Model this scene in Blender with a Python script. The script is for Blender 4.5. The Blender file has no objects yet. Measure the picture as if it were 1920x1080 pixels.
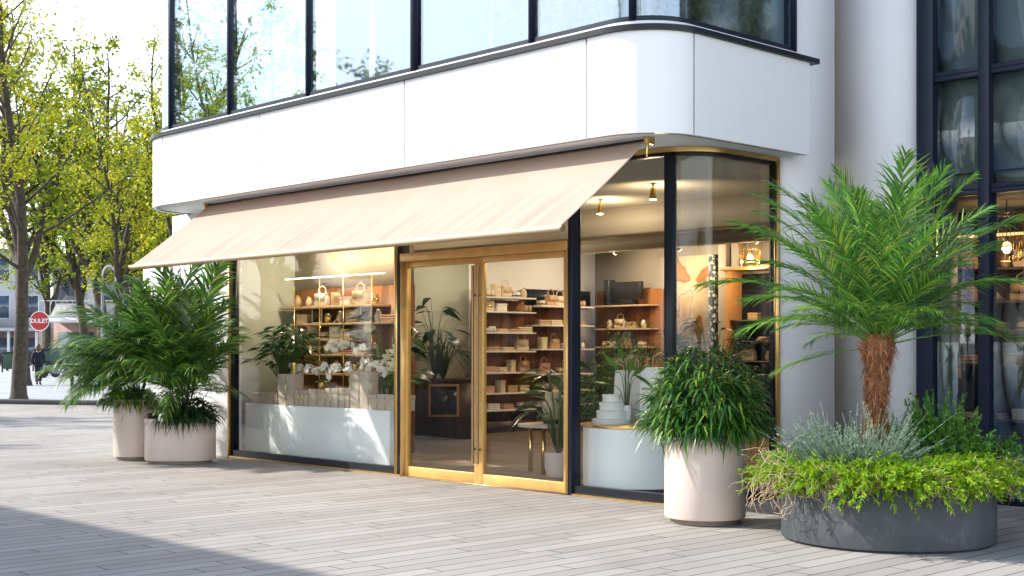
import bpy, bmesh, math, random
import numpy as np
from mathutils import Vector, Matrix, Euler, noise
C = bpy.context.scene.collection
S = bpy.context.scene
R_ = math.radians

# ---------------------------------------------------------------- camera, sky, sun, exposure
cam = bpy.data.cameras.new("camera"); camo = bpy.data.objects.new("camera", cam); C.objects.link(camo)
cam.sensor_width = 36; cam.lens = 46.74; cam.shift_y = 0.0583; cam.clip_end = 3000
camo.location = (0, 0, 1.6); camo.rotation_euler = (R_(90), 0, R_(46.5)); S.camera = camo
SUN_EL, SUN_AZ = 37, 34            # light travels towards +X and a little +Y
world = bpy.data.worlds.new("World"); S.world = world; world.use_nodes = True
wn = world.node_tree.nodes; wl = world.node_tree.links
sky = wn.new('ShaderNodeTexSky'); sky.sky_type = 'NISHITA'; sky.sun_disc = False
sky.sun_elevation = R_(SUN_EL); sky.sun_rotation = R_(270 - SUN_AZ); sky.air_density = 1.0; sky.dust_density = 1.2; sky.ozone_density = 1.0
# thin bright cloud veil low in the sky
wtc = wn.new('ShaderNodeTexCoord'); wsp = wn.new('ShaderNodeSeparateXYZ'); wl.new(wtc.outputs['Generated'], wsp.inputs[0])
wmr = wn.new('ShaderNodeMapRange'); wmr.inputs[1].default_value = .62; wmr.inputs[2].default_value = .02; wmr.inputs[3].default_value = 0; wmr.inputs[4].default_value = 1; wl.new(wsp.outputs[2], wmr.inputs[0])
wnz = wn.new('ShaderNodeTexNoise'); wnz.inputs['Scale'].default_value = 2.6; wnz.inputs['Detail'].default_value = 7; wnz.inputs['Roughness'].default_value = .55
wmp = wn.new('ShaderNodeMapping'); wmp.inputs['Scale'].default_value = (1, 1, 2.6); wl.new(wtc.outputs['Generated'], wmp.inputs[0]); wl.new(wmp.outputs[0], wnz.inputs['Vector'])
wrm = wn.new('ShaderNodeMapRange'); wrm.inputs[1].default_value = .30; wrm.inputs[2].default_value = .62; wrm.inputs[3].default_value = .35; wrm.inputs[4].default_value = .95; wl.new(wnz.outputs[0], wrm.inputs[0])
wmu = wn.new('ShaderNodeMath'); wmu.operation = 'MULTIPLY'; wl.new(wmr.outputs[0], wmu.inputs[0]); wl.new(wrm.outputs[0], wmu.inputs[1])
wmx = wn.new('ShaderNodeMix'); wmx.data_type = 'RGBA'; wl.new(wmu.outputs[0], wmx.inputs[0]); wl.new(sky.outputs[0], wmx.inputs[6]); wmx.inputs[7].default_value = (11.8, 12.1, 12.5, 1)
wl.new(wmx.outputs[2], wn['Background'].inputs[0]); wn['Background'].inputs[1].default_value = 0.15
sl = bpy.data.lights.new("sun", 'SUN'); so = bpy.data.objects.new("sun", sl); C.objects.link(so)
sl.energy = 3.45; sl.angle = R_(0.8); sl.color = (1, .95, .87)
dv = Vector((math.cos(R_(SUN_AZ)) * math.cos(R_(SUN_EL)), math.sin(R_(SUN_AZ)) * math.cos(R_(SUN_EL)), -math.sin(R_(SUN_EL))))
so.rotation_euler = dv.to_track_quat('-Z', 'Y').to_euler(); so.location = (-30, -10, 30)
S.view_settings.view_transform = 'Standard'; S.view_settings.look = 'None'
S.view_settings.exposure = 1.15; S.view_settings.gamma = 1
cy = S.cycles; cy.use_denoising = True; cy.max_bounces = 10; cy.transparent_max_bounces = 24
cy.glossy_bounces = 4; cy.diffuse_bounces = 4; cy.transmission_bounces = 6; cy.caustics_reflective = False; cy.sample_clamp_indirect = 6

# ---------------------------------------------------------------- materials
MATS = {}
def base_mat(name):
    m = bpy.data.materials.new(name); m.use_nodes = True; MATS[name] = m
    nt = m.node_tree; return m, nt, nt.nodes, nt.links, nt.nodes['Principled BSDF']
def coords(N, L, scale=(1, 1, 1), rot=(0, 0, 0)):
    tc = N.new('ShaderNodeTexCoord'); mp = N.new('ShaderNodeMapping'); mp.inputs['Scale'].default_value = scale; mp.inputs['Rotation'].default_value = rot
    L.new(tc.outputs['Object'], mp.inputs[0]); return mp.outputs[0]
def ramp(N, L, fac, stops):
    r = N.new('ShaderNodeValToRGB'); e = r.color_ramp.elements
    while len(e) < len(stops): e.new(0.5)
    for el, (p, c) in zip(e, stops): el.position = p; el.color = (*c, 1)
    L.new(fac, r.inputs[0]); return r.outputs[0]
def tex_noise(N, L, vec, scale, detail=4, rough=.55):
    n = N.new('ShaderNodeTexNoise'); n.inputs['Scale'].default_value = scale; n.inputs['Detail'].default_value = detail; n.inputs['Roughness'].default_value = rough
    if vec: L.new(vec, n.inputs['Vector'])
    return n.outputs[0]
def bump(N, L, h, strength, dist=.01):
    b = N.new('ShaderNodeBump'); b.inputs['Strength'].default_value = strength; b.inputs['Distance'].default_value = dist
    L.new(h, b.inputs['Height']); return b.outputs[0]
def paint(name, col, rough=.5, var=.06, scale=3, metal=0, bmp=.05, bscale=60, spec=.5):
    m, nt, N, L, P = base_mat(name)
    v = coords(N, L); n = tex_noise(N, L, v, scale)
    lo = [c * (1 - var) for c in col]; hi = [min(1, c * (1 + var)) for c in col]
    L.new(ramp(N, L, n, [(.3, lo), (.7, hi)]), P.inputs['Base Color'])
    P.inputs['Roughness'].default_value = rough; P.inputs['Metallic'].default_value = metal; P.inputs['Specular IOR Level'].default_value = spec
    if bmp: L.new(bump(N, L, tex_noise(N, L, v, bscale, 3), bmp, .004), P.inputs['Normal'])
    return m
def emit(name, col, s):
    m, nt, N, L, P = base_mat(name); P.inputs['Base Color'].default_value = (*col, 1)
    P.inputs['Emission Color'].default_value = (*col, 1); P.inputs['Emission Strength'].default_value = s; return m
def glass(name, tint=(1, 1, 1), ior=1.5, extra=0., wav=.0, wscale=1.2, rough=0.0, gcol=(.96, .98, 1)):
    m, nt, N, L, P = base_mat(name); N.remove(P)
    f0 = ((ior - 1) / (ior + 1)) ** 2 + extra
    lw = N.new('ShaderNodeLayerWeight'); lw.inputs[0].default_value = .5
    pw = N.new('ShaderNodeMath'); pw.operation = 'POWER'; pw.inputs[1].default_value = 5; L.new(lw.outputs['Facing'], pw.inputs[0])
    ad = N.new('ShaderNodeMath'); ad.operation = 'MULTIPLY_ADD'; ad.use_clamp = True; ad.inputs[1].default_value = 1 - f0; ad.inputs[2].default_value = f0; L.new(pw.outputs[0], ad.inputs[0])
    t = N.new('ShaderNodeBsdfTransparent'); t.inputs[0].default_value = (*tint, 1)
    g = N.new('ShaderNodeBsdfGlossy'); g.inputs['Roughness'].default_value = rough; g.inputs[0].default_value = (*gcol, 1)
    mx = N.new('ShaderNodeMixShader'); L.new(ad.outputs[0], mx.inputs[0]); L.new(t.outputs[0], mx.inputs[1]); L.new(g.outputs[0], mx.inputs[2])
    if wav: L.new(bump(N, L, tex_noise(N, L, coords(N, L, (1, 1, .45)), wscale, 2), 1, wav), g.inputs['Normal'])
    L.new(mx.outputs[0], N['Material Output'].inputs[0]); return m
def leafmat(name, stops, trans=.35, rough=.42, spec=.4):
    m, nt, N, L, P = base_mat(name)
    g = N.new('ShaderNodeNewGeometry'); c = ramp(N, L, g.outputs['Random Per Island'], stops)
    L.new(c, P.inputs['Base Color']); P.inputs['Roughness'].default_value = rough; P.inputs['Specular IOR Level'].default_value = spec
    tr = N.new('ShaderNodeBsdfTranslucent'); L.new(c, tr.inputs[0])
    mx = N.new('ShaderNodeMixShader'); mx.inputs[0].default_value = trans
    L.new(P.outputs[0], mx.inputs[1]); L.new(tr.outputs[0], mx.inputs[2]); L.new(mx.outputs[0], N['Material Output'].inputs[0]); return m
def wood(name, c1, c2, scale=(1, 1, 1), rough=.45, plank=.18, axis='Y'):
    m, nt, N, L, P = base_mat(name)
    v = coords(N, L, scale); n = tex_noise(N, L, v, 3.5, 6, .65)
    sep = N.new('ShaderNodeSeparateXYZ'); tc = N.new('ShaderNodeTexCoord'); L.new(tc.outputs['Object'], sep.inputs[0])
    ad = N.new('ShaderNodeMath'); ad.operation = 'ADD'; L.new(sep.outputs[0], ad.inputs[0]); L.new(sep.outputs[1], ad.inputs[1])
    dv_ = N.new('ShaderNodeMath'); dv_.operation = 'DIVIDE'; L.new(ad.outputs[0], dv_.inputs[0]); dv_.inputs[1].default_value = plank
    fl = N.new('ShaderNodeMath'); fl.operation = 'FLOOR'; L.new(dv_.outputs[0], fl.inputs[0])
    wn_ = N.new('ShaderNodeTexWhiteNoise'); wn_.noise_dimensions = '1D'; L.new(fl.outputs[0], wn_.inputs['W'])
    mxv = N.new('ShaderNodeMath'); mxv.operation = 'MULTIPLY_ADD'; L.new(wn_.outputs[0], mxv.inputs[0]); mxv.inputs[1].default_value = .5; L.new(n, mxv.inputs[2])
    L.new(ramp(N, L, mxv.outputs[0], [(.35, c1), (.95, c2)]), P.inputs['Base Color']); P.inputs['Roughness'].default_value = rough
    L.new(bump(N, L, n, .15, .003), P.inputs['Normal']); return m
def paving(name, c_lo, c_hi, joint, width, row, swap=True, msize=.006, dist=.03, jvar=(.35, .6)):
    m, nt, N, L, P = base_mat(name)
    tc = N.new('ShaderNodeTexCoord'); sep = N.new('ShaderNodeSeparateXYZ'); L.new(tc.outputs['Object'], sep.inputs[0])
    cmb = N.new('ShaderNodeCombineXYZ'); L.new(sep.outputs[1 if swap else 0], cmb.inputs[0]); L.new(sep.outputs[0 if swap else 1], cmb.inputs[1])
    nz = N.new('ShaderNodeTexNoise'); nz.inputs['Scale'].default_value = .9; nz.inputs['Detail'].default_value = 2; L.new(cmb.outputs[0], nz.inputs['Vector'])
    sc = N.new('ShaderNodeVectorMath'); sc.operation = 'SCALE'; sc.inputs['Scale'].default_value = dist; L.new(nz.outputs['Color'], sc.inputs[0])
    av = N.new('ShaderNodeVectorMath'); av.operation = 'ADD'; L.new(cmb.outputs[0], av.inputs[0]); L.new(sc.outputs[0], av.inputs[1])
    b = N.new('ShaderNodeTexBrick'); b.offset = .37; b.offset_frequency = 2; b.squash = .62; b.squash_frequency = 3
    b.inputs['Scale'].default_value = 1; b.inputs['Brick Width'].default_value = width; b.inputs['Row Height'].default_value = row
    b.inputs['Mortar Size'].default_value = msize; b.inputs['Mortar Smooth'].default_value = .25; b.inputs['Bias'].default_value = 0
    b.inputs['Color1'].default_value = (*c_lo, 1); b.inputs['Color2'].default_value = (*c_hi, 1)
    L.new(av.outputs[0], b.inputs['Vector'])
    # fine grain and broad wear
    g1 = tex_noise(N, L, tc.outputs['Object'], 60, 3, .7); g2 = tex_noise(N, L, tc.outputs['Object'], .55, 5, .6)
    mul = N.new('ShaderNodeMix'); mul.data_type = 'RGBA'; mul.blend_type = 'MULTIPLY'; mul.inputs[0].default_value = 1
    L.new(b.outputs['Color'], mul.inputs[6]); L.new(ramp(N, L, g1, [(.3, (.86,) * 3), (.7, (1.0,) * 3)]), mul.inputs[7])
    mul2 = N.new('ShaderNodeMix'); mul2.data_type = 'RGBA'; mul2.blend_type = 'MULTIPLY'; mul2.inputs[0].default_value = 1
    L.new(mul.outputs[2], mul2.inputs[6]); L.new(ramp(N, L, g2, [(.26, (.74, .73, .71)), (.44, (.92, .915, .91)), (.6, (1, 1, 1))]), mul2.inputs[7])
    jn = tex_noise(N, L, tc.outputs['Object'], 2.2, 3, .6)
    jm = N.new('ShaderNodeMath'); jm.operation = 'MULTIPLY'; L.new(b.outputs['Fac'], jm.inputs[0]); L.new(ramp(N, L, jn, [(jvar[0], (.12,) * 3), (jvar[1], (1,) * 3)]), jm.inputs[1])
    mj = N.new('ShaderNodeMix'); mj.data_type = 'RGBA'; L.new(jm.outputs[0], mj.inputs[0]); L.new(mul2.outputs[2], mj.inputs[6]); mj.inputs[7].default_value = (*joint, 1)
    L.new(mj.outputs[2], P.inputs['Base Color']); P.inputs['Roughness'].default_value = .78; P.inputs['Specular IOR Level'].default_value = .3
    sub = N.new('ShaderNodeMath'); sub.operation = 'SUBTRACT'; L.new(g1, sub.inputs[0]); L.new(b.outputs['Fac'], sub.inputs[1])
    L.new(bump(N, L, sub.outputs[0], .35, .006), P.inputs['Normal']); return m

def cladding():
    m, nt, N, L, P = base_mat('white_panel'); a = tex_noise(N, L, coords(N, L, (5, 5, .35)), 2.2, 5, .6); b = tex_noise(N, L, coords(N, L), .8, 4)
    mm = N.new('ShaderNodeMath'); mm.operation = 'MULTIPLY'; L.new(a, mm.inputs[0]); L.new(b, mm.inputs[1])
    L.new(ramp(N, L, mm.outputs[0], [(.10, (.775, .775, .77)), (.27, (.80, .80, .80))]), P.inputs['Base Color']); P.inputs['Roughness'].default_value = .38
    L.new(bump(N, L, tex_noise(N, L, coords(N, L), 1.4, 2), .05, .01), P.inputs['Normal']); return m
M_white = cladding()
M_wall = paint('white_render', (.76, .76, .77), .6, .03, 1.5, bmp=.06, bscale=90)
M_cream = paint('cream_wall', (.40, .355, .285), .6, .04, 1.2)
M_pale = paint('pale_wall', (.37, .40, .345), .55, .03, 1.2)
M_black = paint('black_metal', (.010, .013, .019), .42, .15, 4, bmp=.02, spec=.3)
M_navy = paint('navy_metal', (.008, .014, .030), .42, .15, 4, bmp=.02, spec=.3)
M_gold = paint('brushed_brass', (.72, .47, .17), .33, .12, 6, metal=1, bmp=.05, bscale=25)
M_goldp = paint('brass_paint', (.74, .46, .15), .36, .12, 5, metal=.4, bmp=.03)
M_bronze = paint('bronze', (.33, .22, .12), .4, .15, 6, metal=.7)
M_glass = glass('shop_glass', (.97, .985, .975), 1.32, .0, .0003)
M_glassup = glass('upper_glass', (.74, .83, .88), 1.5, .15, .0006, .9, .02, (.78, .87, .95))
M_glassn = glass('neighbour_glass', (.86, .90, .90), 1.5, .06, 0, 1.0)
M_pot = paint('pot_glaze', (.62, .505, .44), .45, .055, 3.5, bmp=.03, bscale=40)
M_potbase = paint('pot_base', (.20, .155, .115), .5, .1)
M_soil = paint('soil', (.03, .022, .015), .9, .3, 20, bmp=.6, bscale=40)
def concrete_dark():
    m, nt, N, L, P = base_mat('dark_concrete'); v = coords(N, L)
    a = tex_noise(N, L, v, 3, 8, .65); b = tex_noise(N, L, coords(N, L, (1, 1, .35)), 11, 6, .7)
    mx = N.new('ShaderNodeMath'); mx.operation = 'MULTIPLY_ADD'; L.new(a, mx.inputs[0]); mx.inputs[1].default_value = .6
    h = N.new('ShaderNodeMath'); h.operation = 'MULTIPLY'; L.new(b, h.inputs[0]); h.inputs[1].default_value = .4; L.new(h.outputs[0], mx.inputs[2])
    L.new(ramp(N, L, mx.outputs[0], [(.38, (.028, .032, .038)), (.56, (.044, .049, .056)), (.72, (.10, .107, .115))]), P.inputs['Base Color'])
    P.inputs['Roughness'].default_value = .62; L.new(bump(N, L, b, .2, .004), P.inputs['Normal']); return m
M_conc = concrete_dark()
M_ground = paving('stone_paving', (.295, .276, .255), (.375, .354, .330), (.05, .042, .036), 2.0, .19, msize=.0065, jvar=(.38, .66))
M_plaza = paving('plaza_paving', (.36, .38, .41), (.42, .44, .47), (.22, .22, .23), 2.4, 1.2, False)
M_kerb = paint('kerb_stone', (.035, .035, .04), .7, .2, 5)
M_floor = paving('shop_floor', (.30, .215, .145), (.37, .27, .19), (.12, .08, .05), 1.6, .2, False, .004, .0)
M_wood = wood('walnut_boards', (.11, .036, .008), (.34, .13, .030), (6, 6, .7))
M_woodd = wood('dark_oak', (.030, .018, .010), (.085, .05, .026), (8, 8, .6), plank=.07)
M_oak = wood('oak_trim', (.36, .18, .06), (.52, .28, .11), (4, 4, 4))
M_shelf = paint('shelf_cream', (.60, .45, .28), .45, .06, 4)
M_led = emit('led_bar', (1, .93, .8), 2.2)
M_bulb = emit('warm_bulb', (1, .62, .24), 9)
M_lens = emit('spot_lens', (1, .8, .5), 14)
def fabric_awning():
    m, nt, N, L, P = base_mat('awning_fabric'); v = coords(N, L)
    n = tex_noise(N, L, v, 2.0, 4); c = ramp(N, L, n, [(.3, (.53, .43, .345)), (.7, (.57, .465, .378))])
    L.new(c, P.inputs['Base Color']); P.inputs['Roughness'].default_value = .85; P.inputs['Specular IOR Level'].default_value = .15
    wv = N.new('ShaderNodeTexWave'); wv.inputs['Scale'].default_value = 120; L.new(v, wv.inputs[0]); L.new(bump(N, L, wv.outputs[1], .08, .002), P.inputs['Normal'])
    t = N.new('ShaderNodeBsdfTranslucent'); t.inputs[0].default_value = (.58, .29, .11, 1); mx = N.new('ShaderNodeMixShader'); mx.inputs[0].default_value = .32
    L.new(P.outputs[0], mx.inputs[1]); L.new(t.outputs[0], mx.inputs[2]); L.new(mx.outputs[0], N['Material Output'].inputs[0]); return m
M_awn = fabric_awning()
M_palm = leafmat('palm_leaf', [(0, (.035, .13, .022)), (.45, (.09, .25, .035)), (.8, (.19, .37, .05)), (.97, (.36, .50, .06)), (1, (.34, .22, .09))], .3, .36, .6)
M_areca = leafmat('areca_leaf', [(0, (.035, .11, .02)), (.5, (.08, .20, .03)), (.85, (.16, .30, .036)), (.97, (.32, .42, .06)), (1, (.34, .24, .10))], .3, .38, .6)
M_dome = leafmat('lady_palm_leaf', [(0, (.016, .07, .015)), (.5, (.04, .13, .02)), (.85, (.09, .22, .026)), (1, (.28, .38, .05))], .28, .3, .6)
M_dark = leafmat('dark_leaf', [(0, (.010, .036, .014)), (.6, (.02, .06, .02)), (1, (.05, .11, .03))], .2, .35)
M_lime = leafmat('lime_juniper', [(0, (.10, .26, .008)), (.5, (.22, .41, .012)), (1, (.45, .56, .03))], .4, .6)
M_grey = leafmat('grey_green_needle', [(0, (.09, .17, .10)), (.5, (.20, .31, .20)), (1, (.44, .54, .41))], .25, .6)
M_blue = leafmat('blue_juniper', [(0, (.06, .15, .12)), (1, (.15, .27, .22))], .25, .6)
M_thuja = leafmat('thuja_green', [(0, (.028, .11, .014)), (.6, (.06, .19, .02)), (1, (.15, .30, .025))], .3, .55)
M_dry = leafmat('dry_tendril', [(0, (.46, .33, .19)), (1, (.74, .58, .38))], .2, .8)
M_tree1 = leafmat('spring_leaf', [(0, (.17, .25, .008)), (.45, (.36, .42, .014)), (.88, (.56, .53, .025)), (1, (.42, .26, .04))], .5, .6)
M_tree2 = leafmat('far_leaf', [(0, (.12, .20, .010)), (.6, (.27, .35, .016)), (1, (.48, .47, .03))], .45, .6)
M_petal = leafmat('white_petal', [(0, (.74, .72, .66)), (1, (.85, .84, .80))], .3, .5)
M_lily = leafmat('cream_petal', [(0, (.70, .68, .46)), (1, (.80, .78, .62))], .3, .5)
M_bark = paint('bark', (.055, .042, .028), .9, .45, 9, bmp=.9, bscale=22)
M_fibre = leafmat('palm_fibre', [(0, (.13, .048, .02)), (.5, (.28, .115, .05)), (1, (.44, .22, .11))], .1, .9)
M_stem = paint('green_stem', (.09, .14, .035), .5, .2)
M_cuttan = paint('tan_goods', (.50, .34, .19), .55, .1, 12); M_cutcream = paint('cream_goods', (.66, .55, .38), .55, .08, 12)
M_cutpink = paint('blush_goods', (.56, .33, .24), .55, .1, 12); M_goods = paint('white_goods', (.78, .76, .72), .45, .05, 12)
M_boxp = paint('box_paper', (.50, .41, .33), .6, .06, 6); M_steelw = paint('plinth_white', (.86, .87, .87), .3, .015, 2, bmp=.01)
M_pic = paint('dark_print', (.02, .018, .02), .25, .6, 8); M_tv = paint('black_plastic', (.012, .012, .013), .3, .2)
M_clothd = paint('navy_cloth', (.010, .013, .024), .85, .3, 20, bmp=.3); M_clothb = paint('black_cloth', (.008, .008, .010), .85, .3, 20, bmp=.3)
M_trous = paint('dark_trousers', (.012, .015, .028), .85, .3, 20, bmp=.3)
M_skin = paint('skin', (.48, .28, .19), .5, .08, 10); M_hair = paint('brown_hair', (.13, .065, .03), .55, .3, 40, bmp=.5); M_hairk = paint('dark_hair', (.02, .014, .01), .5, .3, 40, bmp=.5)
M_red = paint('sign_red', (.42, .008, .015), .4, .05); M_signw = paint('sign_white', (.8, .8, .8), .45, .03)
M_steel = paint('grey_steel', (.22, .24, .27), .45, .1, metal=.3); M_bld = paint('facade_grey', (.42, .43, .45), .7, .08, .6); M_bldw = paint('facade_white', (.60, .60, .60), .7, .06, .6)
M_brickp = paint('facade_brick', (.30, .19, .16), .8, .12, 2); M_wglass = paint('far_window', (.05, .07, .10), .08, .4, .8, bmp=0, spec=.8)
M_green = paint('bin_green', (.012, .05, .03), .5, .1); M_roof = paint('roof_grey', (.2, .2, .21), .8, .1)
M_gold2 = paint('polished_brass', (.8, .55, .2), .15, .08, 5, metal=1, bmp=0)

# ---------------------------------------------------------------- mesh helpers
def wloc(o):
    v = Vector((0, 0, 0))
    while o: v += o.location; o = o.parent
    return v
class MB:
    def __init__(s): s.v = []; s.f = []; s.np = []; s.n = 0
    def add(s, vs, fs):
        k = len(s.v); s.v += [tuple(p) for p in vs]; s.f += [tuple(i + k for i in f) for f in fs]; return s
    def box(s, x0, x1, y0, y1, z0, z1):
        return s.add([(x0, y0, z0), (x1, y0, z0), (x1, y1, z0), (x0, y1, z0), (x0, y0, z1), (x1, y0, z1), (x1, y1, z1), (x0, y1, z1)],
                     [(3, 2, 1, 0), (4, 5, 6, 7), (0, 1, 5, 4), (1, 2, 6, 5), (2, 3, 7, 6), (3, 0, 4, 7)])
    def prism(s, poly, z0, z1):
        n = len(poly); vs = [(x, y, z0) for x, y in poly] + [(x, y, z1) for x, y in poly]
        return s.add(vs, [tuple(range(n))[::-1], tuple(range(n, 2 * n))] + [(i, (i + 1) % n, (i + 1) % n + n, i + n) for i in range(n)])
    def wall(s, path, off, z0, z1):               # an upright band along a path, thickness off to the left of travel
        n = len(path); inner = offset(path, off)
        vs = []
        for (a, b) in zip(path, inner): vs += [(a[0], a[1], z0), (a[0], a[1], z1), (b[0], b[1], z0), (b[0], b[1], z1)]
        fs = []
        for i in range(n - 1):
            a = 4 * i; b = a + 4
            fs += [(a, b, b + 1, a + 1), (b + 2, a + 2, a + 3, b + 3), (a + 1, b + 1, b + 3, a + 3), (b, a, a + 2, b + 2)]
        e = 4 * (n - 1); fs += [(0, 1, 3, 2), (e + 1, e, e + 2, e + 3)]
        return s.add(vs, fs)
    def tube(s, path, r, n=8, caps=True):
        path = [Vector(p) for p in path]; m = len(path); rr = r if hasattr(r, '__len__') else [r] * m
        vs = []; up = Vector((0, 0, 1))
        t0 = (path[1] - path[0]).normalized(); a = t0.cross(up if abs(t0.z) < .9 else Vector((1, 0, 0))).normalized()
        for i, p in enumerate(path):
            t = (path[min(i + 1, m - 1)] - path[max(i - 1, 0)]).normalized(); a = (a - t * a.dot(t)).normalized(); b = t.cross(a)
            vs += [p + (a * math.cos(2 * math.pi * k / n) + b * math.sin(2 * math.pi * k / n)) * rr[i] for k in range(n)]
        fs = [(i * n + k, i * n + (k + 1) % n, (i + 1) * n + (k + 1) % n, (i + 1) * n + k) for i in range(m - 1) for k in range(n)]
        if caps: fs += [tuple(range(n))[::-1], tuple(range((m - 1) * n, m * n))]
        return s.add(vs, fs)
    def lathe(s, prof, c=(0, 0, 0), n=32, sx=1, sy=1, caps=True):
        vs = [(c[0] + r * sx * math.cos(2 * math.pi * k / n), c[1] + r * sy * math.sin(2 * math.pi * k / n), c[2] + z) for r, z in prof for k in range(n)]
        m = len(prof); fs = [(i * n + k, i * n + (k + 1) % n, (i + 1) * n + (k + 1) % n, (i + 1) * n + k) for i in range(m - 1) for k in range(n)]
        if caps: fs += [tuple(range(n))[::-1], tuple(range((m - 1) * n, m * n))]
        return s.add(vs, fs)
    def loft(s, outline, prof, c):                  # outline: unit plan curve as fn(scale)->list; prof: [(inset, z)]
        vs = []; n = 0
        for ins, z in prof:
            o = outline(ins); n = len(o); vs += [(c[0] + x, c[1] + y, c[2] + z) for x, y in o]
        m = len(prof); fs = [(i * n + k, i * n + (k + 1) % n, (i + 1) * n + (k + 1) % n, (i + 1) * n + k) for i in range(m - 1) for k in range(n)]
        fs += [tuple(range(n))[::-1], tuple(range((m - 1) * n, m * n))]
        return s.add(vs, fs)
    def leaves(s, P, D, U, Lh, W, droop, prof=(.25, 1, .75, .06), curl=None):
        P = np.asarray(P, float); D = np.asarray(D, float); n = len(P)
        D = D / (np.linalg.norm(D, axis=1, keepdims=True) + 1e-9)
        U = np.broadcast_to(np.asarray(U, float), D.shape); Sd = np.cross(D, U); Sd /= (np.linalg.norm(Sd, axis=1, keepdims=True) + 1e-9)
        Lh = np.broadcast_to(np.asarray(Lh, float), (n,))[:, None]; W = np.broadcast_to(np.asarray(W, float), (n,))[:, None]; dr = np.broadcast_to(np.asarray(droop, float), (n,))[:, None]
        m = len(prof); V = np.zeros((n, m, 2, 3))
        for k in range(m):
            t = k / (m - 1); p = P + D * Lh * t; p = p + np.array([[0, 0, -1.]]) * dr * Lh * t * t
            V[:, k, 0] = p - Sd * W * prof[k] / 2; V[:, k, 1] = p + Sd * W * prof[k] / 2
        V = V.reshape(-1, 3); base = (np.arange(n) * 2 * m)[:, None, None]
        q = np.array([[2 * k, 2 * k + 1, 2 * k + 3, 2 * k + 2] for k in range(m - 1)])[None]
        s.np.append((V, (base + q).reshape(-1, 4))); return s
    def build(s, name, mat, parent=None, smooth=False, bevel=0, loc=None):
        off = wloc(parent) if parent else Vector(loc or (0, 0, 0))
        V = [np.array(s.v, float).reshape(-1, 3)]; nv = len(s.v)
        li = [np.array([i for f in s.f for i in f], dtype=np.int64)]; lt = [np.array([len(f) for f in s.f], dtype=np.int64)]
        for v, q in s.np:
            V.append(v); li.append((q + nv).reshape(-1)); lt.append(np.full(len(q), 4)); nv += len(v)
        V = np.concatenate(V) - np.array(off); li = np.concatenate(li).astype(np.int32); lt = np.concatenate(lt).astype(np.int32)
        me = bpy.data.meshes.new(name); me.vertices.add(len(V)); me.vertices.foreach_set('co', V.astype(np.float32).ravel())
        me.loops.add(len(li)); me.loops.foreach_set('vertex_index', li); me.polygons.add(len(lt))
        me.polygons.foreach_set('loop_start', np.concatenate([[0], np.cumsum(lt)[:-1]]).astype(np.int32)); me.polygons.foreach_set('loop_total', lt)
        if smooth: me.polygons.foreach_set('use_smooth', np.ones(len(lt), bool))
        me.update(calc_edges=True); me.validate()
        if mat: me.materials.append(mat)
        o = bpy.data.objects.new(name, me); C.objects.link(o); o.parent = parent
        if not parent: o.location = off
        if smooth and smooth != 'all':
            md = o.modifiers.new('wn', 'EDGE_SPLIT'); md.split_angle = R_(42)
        if bevel:
            md = o.modifiers.new('bv', 'BEVEL'); md.width = bevel; md.segments = 2; md.limit_method = 'ANGLE'; md.angle_limit = R_(40)
        return o
def offset(path, off):
    out = []
    for i, p in enumerate(path):
        a = path[max(i - 1, 0)]; b = path[min(i + 1, len(path) - 1)]
        dx, dy = b[0] - a[0], b[1] - a[1]; l = math.hypot(dx, dy); out.append((p[0] - dy / l * off, p[1] + dx / l * off))
    return out
USED = {}
def tag(o, label, cat, group=None, kind=None):
    o['label'] = label; o['category'] = cat
    if group: o['group'] = group
    if kind: o['kind'] = kind
    if label in USED: print('DUPLICATE LABEL', label)
    USED[label] = 1
    nw = len(label.split())
    if not 4 <= nw <= 16: print('LABEL LENGTH', nw, label)
    return o
def empty(name, loc=(0, 0, 0), rz=0):
    o = bpy.data.objects.new(name, None); C.objects.link(o); o.location = loc; o.rotation_euler.z = rz; o.empty_display_size = .1; return o
def copy_tree(o, parent=None):
    c = o.copy(); C.objects.link(c); c.parent = parent
    for ch in list(o.children): copy_tree(ch, c)
    return c
class Proto:
    def __init__(s, fn): s.fn = fn; s.first = None
    def put(s, loc, rz, label, cat, group, scale=1):
        if s.first is None: o = s.first = s.fn()
        else: o = copy_tree(s.first)
        o.location = loc; o.rotation_euler = (0, 0, rz); o.scale = (scale,) * 3
        return tag(o, label, cat, group)
def struct(o, label=None):
    o['kind'] = 'structure'; return o
def arc(cx, cy_, r, a0, a1, n=12): return [(cx + r * math.cos(R_(a0 + (a1 - a0) * i / n)), cy_ + r * math.sin(R_(a0 + (a1 - a0) * i / n))) for i in range(n + 1)]
rng = np.random.default_rng(7); random.seed(7)

# ---------------------------------------------------------------- ground, kerb, plaza
g = MB(); g.add([(-700, -700, 0), (700, -700, 0), (700, 700, 0), (-700, 700, 0)], [(0, 1, 2, 3)])
struct(g.build('pavement', M_ground))
KD = Vector((3.0, 1.65, 0)).normalized(); KN = Vector((-KD.y, KD.x, 0)); K0 = Vector((-36.1, 16.35, 0))
def kp(a, b, z): return tuple(K0 + KD * a + KN * b + Vector((0, 0, z)))
m = MB(); a, b = -90, 60
m.add([kp(a, .25, .006), kp(b, .25, .006), kp(b, 400, .006), kp(a, 400, .006)], [(0, 1, 2, 3)]); struct(m.build('plaza', M_plaza))
m = MB(); m.add([kp(a, -.15, 0), kp(b, -.15, 0), kp(b, .25, 0), kp(a, .25, 0), kp(a, -.15, .13), kp(b, -.15, .13), kp(b, .25, .13), kp(a, .25, .13)],
      [(3, 2, 1, 0), (4, 5, 6, 7), (0, 1, 5, 4), (1, 2, 6, 5), (2, 3, 7, 6), (3, 0, 4, 7)])
struct(m.build('kerb', M_kerb, bevel=.02))

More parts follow.
